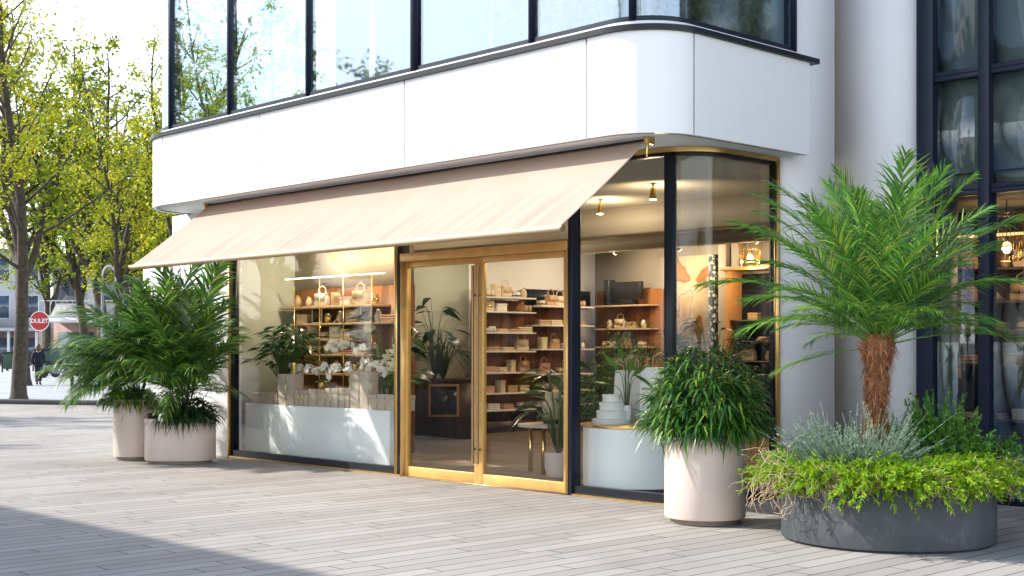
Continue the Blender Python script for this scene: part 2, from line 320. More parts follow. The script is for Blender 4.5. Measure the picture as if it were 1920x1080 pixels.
# ---------------------------------------------------------------- the shop building
FA, FB, ZB, ZT = 9.40, -8.0, 3.63, 4.60
GA, GB, GR = 10.45, -8.40, .50
bld = empty('shop_building', (-13, 11, 0)); tag(bld, 'white corner shop building with a rounded fascia band, black-framed glazing and brass trim', 'building')
def outline(inset):                                 # plan outline of the projecting band, left end to right end
    p = [(-18.15 + inset, 19.5)] + arc(-17.15, FA + 1, 1 - inset, 180, 270, 14)
    p += arc(FB - .65, FA + .65, .65 - inset, -90, 0, 16) + [(FB - inset, 11.93)]
    return p
def seg_by(path, cuts):                             # split a path at plan cut points (x for the long face, y for the side)
    return path
band = outline(0)
# panels of the band, butted with 8 mm open joints
def sub_path(path, s0, s1):
    d = [0]
    for a, b in zip(path, path[1:]): d.append(d[-1] + math.dist(a, b))
    def at(s):
        for i in range(len(path) - 1):
            if d[i + 1] >= s: t = (s - d[i]) / (d[i + 1] - d[i] + 1e-9); return (path[i][0] + t * (path[i + 1][0] - path[i][0]), path[i][1] + t * (path[i + 1][1] - path[i][1]))
        return path[-1]
    return [at(s0)] + [p for p, q in zip(path, d) if s0 + 1e-4 < q < s1 - 1e-4] + [at(s1)], d
def arclen(path, test):
    d = 0
    for a, b in zip(path, path[1:]):
        if test(b): return d, a, b
        d += math.dist(a, b)
    return d, path[-1], path[-1]
tot = sub_path(band, 0, 1)[1][-1]
def s_of_x(path, x):
    d = 0
    for a, b in zip(path, path[1:]):
        if a[0] < x <= b[0] and abs(b[1] - a[1]) < 1e-6: return d + x - a[0]
        d += math.dist(a, b)
s_lastA = s_of_x(band, -8.86)
s_B = tot - (11.93 - 9.99)
cuts = [0, s_of_x(band, -17.12), s_of_x(band, -14.62), s_of_x(band, -11.66), s_lastA, s_B, tot]
for c0, c1 in zip(cuts, cuts[1:]):
    p, _ = sub_path(band, c0 + .014, c1 - .014)
    m = MB(); m.wall(p, .05, ZB, ZT); m.build('fascia_panel', M_white, bld, smooth=True)
inner = outline(.055)
m = MB(); m.wall(outline(.052), .03, ZB + .002, ZT - .002); m.build('fascia_core', M_black, bld)
poly = outline(.09) + [(-8.06, 19.5)]
m = MB(); m.prism([(x, y) for x, y in outline(.085)] + [(-8.44, 11.93), (-8.44, 19.5)], ZB + .012, ZB + .10); m.build('soffit', M_wall, bld)
m = MB(); m.prism([(x, y) for x, y in outline(.085)] + [(-8.44, 11.93), (-8.44, 19.5)], ZT - .12, ZT - .02); m.build('upper_floor', M_wall, bld)
sill = outline(-.035); sill[-1] = (sill[-1][0], 12.05)
m = MB(); m.wall(sill, .16, ZT + .001, ZT + .055); m.build('window_sill', M_black, bld, smooth=True)
m = MB(); m.wall(outline(.10), .08, ZT + .056, ZT + .115); m.build('window_sill', M_wall, bld, smooth=True)

# upper glazing
up = outline(.13)
def s_at(path, x=None, y=None):
    d = 0
    for a, b in zip(path, path[1:]):
        if x is not None and a[0] < x <= b[0] + 1e-9 and b[0] - a[0] > 1e-6: return d + math.dist(a, b) * (x - a[0]) / (b[0] - a[0])
        if y is not None and a[1] < y <= b[1] + 1e-9 and b[0] > -9.2: return d + math.dist(a, b) * (y - a[1]) / (b[1] - a[1])
        d += math.dist(a, b)
tot_u = sub_path(up, 0, 1)[1][-1]
UZ0, UZ1 = ZT + .116, 7.7
upx = [s_at(up, x=-17.95), s_at(up, x=-17.1), s_at(up, x=-15.53), s_at(up, x=-13.7), s_at(up, x=-11.62), s_at(up, x=-9.73), s_at(up, x=-8.42), tot_u - .14]
for i, (s0, s1) in enumerate(zip(upx, upx[1:])):
    p, _ = sub_path(up, s0 + .035, s1 - .035)
    w = empty('upper_window'); w.parent = bld
    m = MB(); m.wall(p, .014, UZ0 + .05, UZ1 - .05); m.build('pane', M_glassup, w, smooth=True)
    m = MB(); q, _ = sub_path(up, s0 + .005, s1 - .005); q = offset(q, -.02)
    m.wall(q, .06, UZ0, UZ0 + .049); m.build('bottom_rail', M_navy, w, smooth=True); m = MB(); m.wall(q, .06, UZ1 - .049, UZ1); m.build('top_rail', M_navy, w, smooth=True)
for i, s in enumerate(upx):
    p, _ = sub_path(up, max(0, s - .034), min(tot_u, s + .034)); w_ = .034
    if i == 4: p, _ = sub_path(up, s - .055, s + .055)
    m = MB(); m.wall(offset(p, -.035), .12, UZ0 + .001, UZ1 + .3); m.build('mullion', M_navy, bld)
m = MB(); m.wall(outline(.08), .25, UZ1 + .002, 8.4); m.build('parapet', M_white, bld, smooth=True)
m = MB(); m.prism(outline(.34) + [(-8.4, 19.4)], 8.0, 8.15); m.build('roof', M_roof, bld)
# upper room: pale back wall, roller blinds, added curtain near the corner coloured like reflected foliage
m = MB(); m.box(-17.8, -8.4, 13.2, 13.3, ZT, 8); m.build('upper_wall', M_bld, bld)
def curtain(path, z0, z1, mat, name, amp=.03, wl=.13):
    q = []; _, d = sub_path(path, 0, .01); T = d[-1]; n = int(T / .02)
    for i in range(n + 1):
        p, _ = sub_path(path, T * i / n * .9999, T); q.append(p[0])
    q2 = offset(q, .0); o_ = []
    for i, p in enumerate(q2):
        a = q[max(i - 1, 0)]; b = q[min(i + 1, n)]; dx, dy = b[0] - a[0], b[1] - a[1]; l = math.hypot(dx, dy) + 1e-9
        k = amp * math.sin(i * .02 / wl * 6.283 + 1.3 * math.sin(i * .07)); o_.append((p[0] - dy / l * k, p[1] + dx / l * k))
    m = MB(); m.wall(o_, .004, z0, z1); return m.build(name, mat, bld, smooth='all')
def leafreflmat():  # mottled gold-green of mirrored trees, a reflection put into the cloth colour
    m, nt, N, L, P = base_mat('reflected_foliage'); v = coords(N, L, (1, 1, 1.4)); n = tex_noise(N, L, v, 5, 7, .7)
    L.new(ramp(N, L, n, [(.32, (.12, .10, .03)), (.5, (.42, .31, .12)), (.62, (.60, .54, .38)), (.75, (.2, .2, .1))]), P.inputs['Base Color']); P.inputs['Roughness'].default_value = .8
    return m
M_leafrefl = leafreflmat(); M_sheer = paint('sheer_blind', (.30, .36, .42), .8, .03)
upc = outline(.42)
p, _ = sub_path(upc, s_at(upc, x=-10.65), sub_path(upc, 0, 1)[1][-1] - .12); curtain(p, ZT + .06, 7.7, M_leafrefl, 'reflection_curtain', .02, .4)
p, _ = sub_path(upc, s_at(upc, x=-12.75), s_at(upc, x=-10.72)); curtain(p, ZT + .06, 7.7, M_sheer, 'sheer_curtain', .015, .35)
p, _ = sub_path(upc, s_at(upc, x=-13.55), s_at(upc, x=-12.86)); curtain(p, ZT + .06, 7.7, M_sheer, 'sheer_curtain', .004, .3)

# left pier in courses, side wall beyond it
zs = [0, .95, 1.9, 2.54, 2.78, ZB + .01]
for z0, z1 in zip(zs, zs[1:]):
    m = MB(); m.box(-18.6, -16.99, 10.38, 10.62, z0 + (.005 if z0 else 0), z1 - .005); m.build('pier_course', M_wall, bld, bevel=.006)
m = MB(); m.box(-18.59, -17.0, 10.40, 10.60, 0, ZB); m.build('pier_core', M_roof, bld)
m = MB(); m.box(-18.74, -18.61, 10.62, 20.1, 0, ZB + .01); m.build('side_wall', M_wall, bld)
m = MB(); m.box(-18.6, -8.46, 20.0, 20.12, 0, ZB + .01); m.build('back_wall', M_cream, bld)
m = MB(); m.box(-8.45, -8.25, 11.85, 12.77, 0, 8.4); m.build('corner_pier', M_wall, bld)
m = MB(); m.box(-8.45, -8.41, 12.775, 20.1, 0, 8.4); m.build('party_wall', M_cream, bld)

# interior shell
m = MB(); ins = [(-18.6, 10.5), (-9.0, 10.5)] + arc(GB - GR - .02, GA + GR + .03, GR, -90, 0, 8) + [(-8.43, 20), (-18.6, 20)]
m.prism(ins, 0.004, .022); m.build('shop_floor', M_floor, bld)
m = MB(); m.prism([(-18.6, 10.6), (-8.9, 10.6), (-8.55, 10.95), (-8.47, 20), (-18.6, 20)], 3.57, ZB + .005); m.build('ceiling', M_cream, bld)
m = MB(); m.box(-18.55, -8.5, 13.9, 14.5, 3.2, 3.569); m.build('ceiling_beam', M_cream, bld)
m = MB(); m.box(-18.55, -8.5, 17.2, 17.6, 3.3, 3.569); m.build('ceiling_beam', M_cream, bld)
m = MB(); m.box(-18.599, -18.56, 10.63, 16.5, .023, 3.56); m.build('wall_lining', M_pale, bld)

# ground floor glazing
XL, XM, XD = -16.94, -13.02, -10.08
def pane(path, z0, z1, parent, mat=M_glass):
    m = MB(); m.wall(path, .016, z0, z1); return m.build('pane', mat, parent, smooth=True)
def rail(path, off, th, z0, z1, mat, parent, name='frame'):
    m = MB(); m.wall(offset(path, off), th, z0, z1); return m.build(name, mat, parent, smooth=True)
w1 = empty('display_window'); w1.parent = bld
pth = [(XL + .06, GA), (XM - .05, GA)]
pane(pth, .11, 3.54, w1); rail(pth, -.045, .09, .02, .108, M_black, w1); rail(pth, -.03, .07, 3.542, 3.60, M_black, w1)
rail([(XL - .02, GA), (XM + .06, GA)], -.075, .028, .0, .02, M_gold, w1, 'brass_strip')
m = MB(); m.box(XL, XL + .055, GA - .05, GA + .06, .021, 3.6); m.build('jamb', M_black, w1)
m = MB(); m.box(XL - .05, XL - .001, GA - .075, GA + .03, .0, 3.6); m.build('brass_jamb', M_gold, w1)
m = MB(); m.box(XM - .048, XM - .005, GA - .08, GA + .03, .021, 3.6); m.build('brass_jamb', M_gold, w1)
m = MB(); m.box(XM - .004, XM + .085, GA - .07, GA + .07, 0, 3.6); m.build('post', M_black, bld, bevel=.006)
# corner glazing: curved section from the door to the corner post, then the side pane
cp = [(XD + .09, GA)] + arc(GB - GR, GA + GR, GR, -90, 0, 14) + [(GB, 11.80)]
_, dd = sub_path(cp, 0, .01); totc = dd[-1]; s_post = (GB - GR - (XD + .09)) + GR * R_(23)
w2 = empty('curved_window'); w2.parent = bld; w3 = empty('side_window'); w3.parent = bld
pa, _ = sub_path(cp, .0, s_post - .05); pb, _ = sub_path(cp, s_post + .05, totc - .027)
for w, p in ((w2, pa), (w3, pb)):
    pane(p, .11, 3.55, w); rail(p, -.05, .10, .02, .108, M_black, w); rail(p, -.03, .07, 3.552, 3.60, M_black, w)
p, _ = sub_path(cp, 0, totc); rail(p, -.08, .03, .0, .02, M_gold, w2, 'brass_strip')
p, _ = sub_path(cp, .9, totc); rail(p, -.07, .03, 3.585, 3.635, M_gold, w3, 'brass_strip')
p, _ = sub_path(cp, s_post - .049, s_post + .049); m = MB(); m.wall(offset(p, -.055), .12, .021, 3.6); m.build('corner_post', M_black, bld)
m = MB(); m.box(GB - .015, GB + .03, 11.775, 11.80, .021, 3.6); m.build('jamb', M_black, w3)
m = MB(); m.box(GB + .02, GB + .075, 11.801, 11.849, .0, 3.6); m.build('brass_jamb', M_gold, w3)
m = MB(); m.box(XD + .025, XD + .085, GA - .075, GA + .07, 0, 3.6); m.build('post', M_navy, bld, bevel=.006)

# brass sliding doors
DZ = 2.66
m = MB(); m.box(XM + .087, XD + .023, GA - .10, GA + .08, DZ + .002, DZ + .105); m.build('door_header', M_goldp, bld, bevel=.006)
tw = empty('transom_window'); tw.parent = bld
pane([(XM + .09, GA), (XD + .02, GA)], DZ + .11, 3.54, tw); m = MB(); m.box(XM + .09, XD + .02, GA - .03, GA + .05, 3.542, 3.6); m.build('frame', M_black, tw)
m = MB(); m.box(XD - .001, XD + .022, GA - .09, GA + .06, .0, DZ); m.build('door_jamb', M_goldp, bld)
m = MB(); m.box(XM + .087, XM + .110, GA - .09, GA + .06, .0, DZ); m.build('door_jamb', M_goldp, bld)
xc = (XM + .09 + XD) / 2 - .02
for x0, x1, yo, side in ((XM + .112, xc - .004, -.01, 1), (xc + .004, XD - .003, -.035, -1)):
    d = empty('sliding_door'); d.parent = bld
    m = MB(); y0, y1 = GA + yo - .03, GA + yo + .03
    sw = [.045, .085] if side == 1 else [.085, .045]
    m.box(x0, x0 + sw[0], y0, y1, .012, DZ); m.box(x1 - sw[1], x1, y0, y1, .012, DZ)
    m.box(x0 + sw[0] + .0005, x1 - sw[1] - .0005, y0 + .002, y1 - .002, .012, .13); m.box(x0 + sw[0] + .0005, x1 - sw[1] - .0005, y0 + .002, y1 - .002, DZ - .07, DZ - .001)
    m.build('door_frame', M_goldp, d, bevel=.004)
    pane([(x0 + sw[0], GA + yo), (x1 - sw[1], GA + yo)], .131, DZ - .071, d)
    hx = x1 - .055 if side == 1 else x0 + .045
    m = MB(); m.tube([(hx, y0 - .05, .25), (hx, y0 - .05, DZ - .1)], .018, 10); m.box(hx - .008, hx + .008, y0 - .05, y0, .4, .43); m.box(hx - .008, hx + .008, y0 - .05, y0, 2.2, 2.23)
    m.build('handle', M_bronze, d, smooth=True)
m = MB(); m.box(XM + .087, XD + .023, GA - .09, GA + .09, .0, .011); m.build('threshold', M_bronze, bld)

# ---------------------------------------------------------------- awning
aw = empty('awning', (-12.5, 9.8, 3.5)); tag(aw, 'wide beige fabric awning sloping out over the shop window and doors', 'awning')
AX0, AX1 = -16.55, -8.44; AY0, AZ0, AY1, AZ1 = 9.80, 3.60, 8.62, 2.70
nx, ny = 260, 40; V = []; F_ = []
for j in range(ny + 1):
    t = j / ny
    for i in range(nx + 1):
        u = i / nx; x = AX0 + (AX1 - AX0) * u; X = x + .55 * (1 - t)
        wv = 0
        amp = .052 * max(0, (t - .3)) ** 1.1 * (1 - .85 * t ** 14) * min(1, min(u, 1 - u) * 25 + .15)
        q = X * 1.0 + .9 * (t - .5)
        wv = amp * (noise.noise((q * 5.2, t * .55, 3.1)) + .6 * noise.noise((q * 11, t * .9, 8.7)) + .25 * noise.noise((q * 23, t * 1.5, 1.7)))
        sag = .016 * math.sin(math.pi * t) + .012 * noise.noise((x * .7, t * 2, 0))
        V.append((x, AY0 + (AY1 - AY0) * t, AZ0 + (AZ1 - AZ0) * t - sag + wv))
for j in range(ny):
    for i in range(nx): a = j * (nx + 1) + i; F_.append((a, a + 1, a + nx + 2, a + nx + 1))
m = MB(); m.add(V, F_); o = m.build('fabric', M_awn, aw, smooth='all')
md = o.modifiers.new('s', 'SOLIDIFY'); md.thickness = .004
m = MB(); m.tube([(AX0 - .02, AY1, AZ1 - .012), (AX1 + .02, AY1, AZ1 - .012)], .026, 14); m.build('front_bar', M_shelf, aw, smooth=True)
m = MB(); m.tube([(AX0 - .03, AY1 - .0, AZ1 - .0405), (AX1 + .01, AY1, AZ1 - .0405)], .010, 8); m.build('hem_rod', M_bronze, aw, smooth=True)
m = MB(); m.tube([(AX0 - .04, AY0 + .012, AZ0 + .012), (AX1 + .04, AY0 + .012, AZ0 + .012)], .016, 14); m.build('roller', M_black, aw, smooth=True)
for x in (AX0 - .03, AX1 + .03):
    m = MB(); m.box(x - .02, x + .02, AY0 - .05, AY0 + .07, AZ0 - .03, ZB + .0115); m.tube([(x, AY0 - .02, AZ0 - .03), (x, AY0 - .03, AZ0 - .16)], [.016, .009], 8); m.build('bracket', M_gold, aw, bevel=.004)
for x in (AX0 + .35, AX1 - .35):
    m = MB(); mid = (x + (.55 if x < -12 else -.55), (AY0 + AY1) / 2 + .02, 3.02)
    m.tube([(x, AY0 + .03, AZ0 - .06), mid], .02, 8); m.tube([mid, (x, AY1 + .02, AZ1 - .015)], .018, 8); m.build('folding_arm', M_gold, aw, smooth=True)
for x in (AX0 - .02, AX1 + .02):
    m = MB(); m.lathe([(.001, 0), (.032, .0), (.032, .02), (.001, .021)], (0, 0, 0), 14); 
    m.v = [(x + (z - .01), AY1 + a, AZ1 - .012 + b) for a, b, z in m.v]; m.build('end_cap', M_bronze, aw, smooth=True)

# ---------------------------------------------------------------- white garden wall at the far left
m = MB(); zz = [0, .95, 1.75, 2.35, 2.86]
for z0, z1 in zip(zz, zz[1:]):
    m.prism([(-18.76, 10.36), (-18.76, 10.66)] + arc(-19.45, 10.51, .15, 90, 270, 8), z0 + (.006 if z0 else 0), z1 - .006)
m.prism([(-18.77, 10.38), (-18.77, 10.64), (-19.45, 10.64), (-19.57, 10.51), (-19.45, 10.38)], 0, 2.84)
tag(m.build('garden_wall', M_wall, None, bevel=.004, loc=(-19, 10.5, 0)), 'low white rendered wall with grooved courses at the left end of the shop', 'wall')

# ---------------------------------------------------------------- neighbouring glazed building
NY = 13.02
nb = empty('neighbour_building', (-5, 15, 0)); tag(nb, 'neighbouring building with white pier and tall navy-framed glass front at far right', 'building')
m = MB(); m.box(-8.40, -7.36, NY, NY + .3, 0, 9); m.build('pier', M_wall, nb)
XN = [-7.265, -6.60, -5.55, -4.45, -3.4, -2.3]; ZN = [.06, 3.24, 4.47, 6.6]
for i, x in enumerate(XN):
    w = .095 if i == 0 else .06
    m = MB(); m.box(x - w, x + w, NY - .06, NY + .12, .06, 9); m.build('mullion', M_navy, nb, bevel=.006)
for x0, x1 in zip(XN, XN[1:]):
    a0 = x0 + (.097 if x0 == XN[0] else .062); a1 = x1 - .062
    for z0, z1 in zip(ZN, ZN[1:] + [9]):
        w = empty('window'); w.parent = nb
        m = MB(); m.wall([(a0, NY + .03), (a1, NY + .03)], .018, z0 + .05, z1 - .05); m.build('pane', M_glassn, w)
        m = MB(); m.box(a0, a1, NY - .03, NY + .09, z0 + .001, z0 + .049); m.build('bottom_rail', M_navy, w, bevel=.004); m = MB(); m.box(a0, a1, NY - .03, NY + .09, z1 - .049, z1 - .001); m.build('top_rail', M_navy, w, bevel=.004)
m = MB(); m.box(-7.36, -2, NY - .1, NY + .2, 0, .058); m.build('plinth', M_black, nb)
m = MB(); m.box(-8.34, -2, NY + .31, 19, .004, .03); m.build('shop_floor', M_woodd, nb)
m = MB(); m.box(-8.34, -2, 18.9, 19, .03, 9); m.build('back_wall', M_woodd, nb)
m = MB(); m.box(-8.34, -8.26, NY + .31, 18.89, .03, 9); m.build('side_wall', M_woodd, nb)
m = MB(); m.box(-2.05, -1.9, NY + .31, 18.89, .03, 9); m.build('side_wall', M_woodd, nb)
m = MB(); m.box(-8.25, -2.06, NY + .31, 18.89, 3.3, 3.45); m.build('upper_floor', M_pale, nb)
m = MB(); m.box(-7.34, -2.06, NY + .22, NY + .235, 3.46, 9); m.build('reflection_backing', paint('teal_reflection', (.42, .52, .53), .7, .08, .8), nb)  # added sheet; the panes' teal-grey reflection is put into its colour
m = MB(); m.box(-8.34, -1.9, NY + .02, 19, 9.001, 9.2); m.build('roof', M_roof, nb)
m = MB(); m.box(-7.75, -7.30, 13.45, 13.75, .031, 3.29); m.build('column', M_pale, nb)

# ---------------------------------------------------------------- pots
def round_pot(name, loc, r, h, label):
    t = empty(name, loc); x, y = loc[0], loc[1]
    m = MB(); m.lathe([(r * .86, .0), (r * .86, .045)], (x, y, .003), 56); m.build('base', M_potbase, t, smooth=True)
    m = MB(); m.lathe([(r * .88, .046), (r * .985, .05), (r, .066), (r, h - .012), (r - .006, h), (r - .028, h), (r - .034, h - .01), (r - .034, h - .08), (.01, h - .08)], (x, y, .003), 64); m.build('body', M_pot, t, smooth=True)
    m = MB(); m.lathe([(.01, 0), (r - .036, 0), (r - .036, .02), (.01, .03)], (x, y, h - .075), 40); m.build('soil', M_soil, t, smooth=True)
    return tag(t, label, 'planter', 'cream planters outside the shop')
round_pot('planter', (-7.63, 9.68, 0), .37, .80, 'tall round cream planter holding a dense leafy dome beside the curved window')
P_TALL = (-17.55, 9.20); P_WIDE = (-16.62, 9.40)
round_pot('planter', (*P_TALL, 0), .30, .86, 'slim tall cream planter at the far left, partly behind the wide one')
def stadium(a, b, rot):
    def f(ins):
        r = b - ins; p = arc(a - b, 0, r, -90, 90, 18) + arc(-(a - b), 0, r, 90, 270, 18); c, s = math.cos(rot), math.sin(rot)
        return [(x * c - y * s, x * s + y * c) for x, y in p]
    return f
t = empty('planter', (*P_WIDE, 0)); st = stadium(.49, .33, R_(46)); h = .62
m = MB(); m.loft(st, [(.05, .0), (.05, .035)], (*P_WIDE, .003)); m.build('base', M_potbase, t, smooth=True)
m = MB(); m.loft(st, [(.04, .036), (.006, .04), (0, .055), (0, h - .012), (.006, h), (.028, h), (.034, h - .01), (.034, h - .08)], (*P_WIDE, .003)); m.build('body', M_pot, t, smooth=True)
m = MB(); m.loft(st, [(.036, 0), (.036, .02)], (*P_WIDE, h - .075)); m.build('soil', M_soil, t)
tag(t, 'wide low oval cream planter in front of the left pier', 'planter', 'cream planters outside the shop')
P_BIG = (-5.92, 9.95); RB, HB = .87, .50
t = empty('planter', (*P_BIG, 0))
m = MB(); m.lathe([(RB - .02, .0), (RB - .02, .012)], (*P_BIG, .002), 80); m.build('base', M_black, t, smooth=True)
m = MB(); m.lathe([(RB - .015, .013), (RB, .02), (RB, HB - .01), (RB - .008, HB), (RB - .05, HB), (RB - .055, HB - .01), (RB - .055, HB - .07)], (*P_BIG, .002), 96); m.build('body', M_conc, t, smooth=True)
m = MB(); m.lathe([(.01, 0), (RB - .056, 0), (RB - .056, .02), (.01, .04)], (*P_BIG, HB - .065), 60); m.build('soil', M_soil, t, smooth=True)
tag(t, 'large round dark grey concrete planter at the right foreground', 'planter')

# ---------------------------------------------------------------- palms
def frond_mesh(seed, L, elev, bend, nl, ll, lw, vee=.35, droop=.35, r0=.008, start=.22, mat=None, name='frond', spread=58):
    rg = np.random.default_rng(seed); n = 26; pts = []; p = np.zeros(3); a = R_(elev)
    side = rg.normal(0, .12)
    for i in range(n + 1):
        pts.append(p.copy()); t = i / n; a2 = a - R_(bend) * t ** 1.4
        p = p + L / n * np.array([math.cos(a2), side * t * .5, math.sin(a2)])
    pts = np.array(pts); m = MB(); m.tube(pts, [r0 * (1 - .85 * i / n) for i in range(n + 1)], 5)
    ts = np.linspace(start, .995, nl); P = []; D = []; LL = []; UU = []
    for sgn in (-1, 1):
        for t in ts + rg.normal(0, .004, nl):
            t = min(max(t, 0), .999); k = t * n; i = int(k); fpt = pts[i] + (pts[i + 1] - pts[i]) * (k - i)
            tan = (pts[i + 1] - pts[i]); tan /= np.linalg.norm(tan); sd = np.array([0, sgn, 0.]); upv = np.cross(tan, np.array([0, 1., 0])); upv = -upv if upv[2] < 0 else upv
            ang = R_(spread - 34 * t + rg.normal(0, 5)); ve = vee + rg.normal(0, .12)
            d = tan * math.cos(ang) + (sd * math.cos(ve) + upv * math.sin(ve)) * math.sin(ang)
            P.append(fpt); D.append(d); LL.append(ll * (math.sin(math.pi * min(1, .22 + .78 * (t - start) / (1 - start) * .98)) ** .55 * .95 + .08) * rg.uniform(.85, 1.1)); UU.append(upv + sd * .3)
    m.leaves(P, D, np.array(UU), LL, lw * rg.uniform(.8, 1.15, len(P)), droop * rg.uniform(.4, 1.5, len(P)), (.5, 1, .8, .45, .04))
    o = m.build(name, mat); me = o.data; bpy.data.objects.remove(o); return me
def palm_fronds(root, base, meshes, specs, name='frond', mat=None):
    for k, (az, el, sc) in enumerate(specs):
        best = min(meshes, key=lambda q: abs(q[0] - el) + random.random() * 6)
        o = bpy.data.objects.new(name, best[1]); C.objects.link(o); o.parent = root
        bz = base if not callable(base) else base(az, el)
        o.location = Vector(bz) - root.location
        o.rotation_euler = (random.uniform(-.25, .25), -R_(el - best[0]), R_(az)); o.scale = (sc, sc, sc)
RIGHT = 46.5  # azimuth of image-right in world degrees
# big palm in the dark planter
pl = empty('palm_tree', (-6.07, 9.96, .43)); tag(pl, 'feathery palm with shaggy brown trunk rising from the dark concrete planter', 'palm')
tb = Vector((-6.07, 9.95, .44)); tt = Vector((-6.01, 9.99, 1.70))
rows = 40
def tr_r(t): return .090 + .018 * math.sin(t * 9) + .03 * (t > .8) * (t - .8) * 5 + .012 * math.sin(t * 23)
def tr_c(t): return tb.lerp(tt, t) + Vector((.02 * math.sin(t * 4), .02 * math.cos(t * 5), 0))
m = MB(); m.tube([tr_c(i / rows) for i in range(rows + 1)], [tr_r(i / rows) for i in range(rows + 1)], 20); m.build('trunk', paint('trunk_brown', (.25, .10, .045), .95, .5, 14, bmp=1, bscale=30), pl, smooth='all')
m = MB(); P = []; D = []; U = []; 
for k in range(3400):
    t = random.random(); a = random.random() * 6.283; c = tr_c(t); r = tr_r(t) * random.uniform(.94, 1.04)
    P.append(c + Vector((math.cos(a) * r, math.sin(a) * r, 0)))
    up_ = random.choice((1, 1, -1)); D.append((math.cos(a + random.uniform(-.9, .9)) * .55, math.sin(a + random.uniform(-.9, .9)) * .55, up_ * random.uniform(.5, 1.3))); U.append((math.cos(a), math.sin(a), .2))
m.leaves(P, D, U, rng.uniform(.04, .12, len(P)), rng.uniform(.004, .013, len(P)), rng.uniform(-.2, .7, len(P)), (.8, 1, .5, .05)); m.build('trunk_fibre', M_fibre, pl)
PM = [(e, frond_mesh(10 * e + s + 500, 1.36, e, b * .85, 42, .40, .0155, .5, .38, .009, .2, M_palm)) for e, b in ((82, 40), (64, 52), (46, 62), (28, 58), (8, 40), (-12, 26)) for s in (0, 1)]
sp = []
for k in range(70):
    az = k * 137.5 + random.uniform(-14, 14); q = (k + .5) / 70
    el = 86 - 66 * q ** 1.1 + random.uniform(-7, 7); sc = (.57 + .34 * math.sin(math.pi * min(1, .25 + .65 * q))) * random.uniform(.86, 1.06) * (1.22 if el > 58 else 1); sp.append((az, el, sc))
sp += [(RIGHT + 176, 40, 1.15), (RIGHT + 188, 56, 1.15), (RIGHT + 164, -6, .62), (RIGHT - 2, 58, 1.15), (RIGHT + 12, 60, 1.05), (RIGHT - 8, 14, .9), (RIGHT + 196, 24, .95)]
palm_fronds(pl, lambda az, el: tt + Vector((math.cos(R_(az)) * .06, math.sin(R_(az)) * .06, -.10 + .14 * max(0, el) / 80)), PM, sp)

# areca palms at the left
def areca(name, base, specs, meshes, label, nst=7):
    p = empty(name, (base[0], base[1], base[2])); tag(p, label, 'palm')
    st_ = []
    for k in range(nst):
        a = k * 2.4; b0 = Vector(base) + Vector((math.cos(a) * .07, math.sin(a) * .07, 0)); b1 = b0 + Vector((math.cos(a) * .10, math.sin(a) * .10, random.uniform(.25, .55)))
        m = MB(); m.tube([b0, b0.lerp(b1, .5), b1], [.016, .014, .009], 7); m.build('cane', M_stem, p, smooth=True); st_.append(b1)
    for k, s_ in enumerate(specs):
        palm_fronds(p, st_[(k + 2) % nst], meshes, [(s_[0] + random.uniform(-60, 60), s_[1] + random.uniform(-4, 18), s_[2] * random.uniform(.6, .85))]); palm_fronds(p, st_[k % nst], meshes, [s_]); palm_fronds(p, st_[(k + 5) % nst], meshes, [(s_[0] + random.uniform(-40, 40), s_[1] + random.uniform(-8, 14), s_[2] * random.uniform(.7, .9))]); palm_fronds(p, st_[(k + 3) % nst], meshes, [(s_[0] + random.uniform(-24, 24), s_[1] + random.uniform(-14, 12), s_[2] * random.uniform(.75, 1.0))])
AM = [(e, frond_mesh(10 * e + s + 900, 1.38, e, b * .85, 32, .48, .027, .34, .45, .008, .2, M_areca)) for e, b in ((80, 48), (60, 70), (40, 74), (18, 62)) for s in (0, 1)]
sp = [(RIGHT + 180 + d, e, s) for d, e, s in ((0, 20, .80), (-20, 40, .88), (24, 36, .88), (8, 62, 1.1), (-35, 20, .8), (40, 14, .8), (-10, 8, .85), (18, 3, .75))] + \
     [(RIGHT + d, e, s) for d, e, s in ((100, 66, 1.1), (-80, 55, .9), (-95, 30, .85), (70, 70, 1.05), (-60, 74, 1.0), (140, 48, 1.0), (-120, 60, .95), (-140, 42, .95), (-110, 14, .8), (-150, 22, .85), (20, 62, .9))]
areca('areca_palm', (*P_TALL, .80), sp, AM, 'areca palm with arching fronds spilling left from the slim tall planter')
sp = [(RIGHT + d, e, s) for d, e, s in ((150, 86, 1.5), (-60, 88, 1.5), (70, 86, 1.4), (4, 18, .55), (-40, 64, .85), (60, 66, 1.1), (100, 72, 1.15), (150, 66, 1.1), (180, 60, 1.05), (200, 52, 1.05), (-40, 64, .95), (-80, 60, .9), (-100, 40, .85), (-60, 30, .8), (-130, 50, .95), (-150, 30, .9), (-75, 12, .7), (-160, 68, 1.2), (160, 74, 1.35), (170, 44, .95))]
areca('areca_palm', (*P_WIDE, .56), sp, AM, 'tall areca palm with upright fronds growing from the wide oval planter')
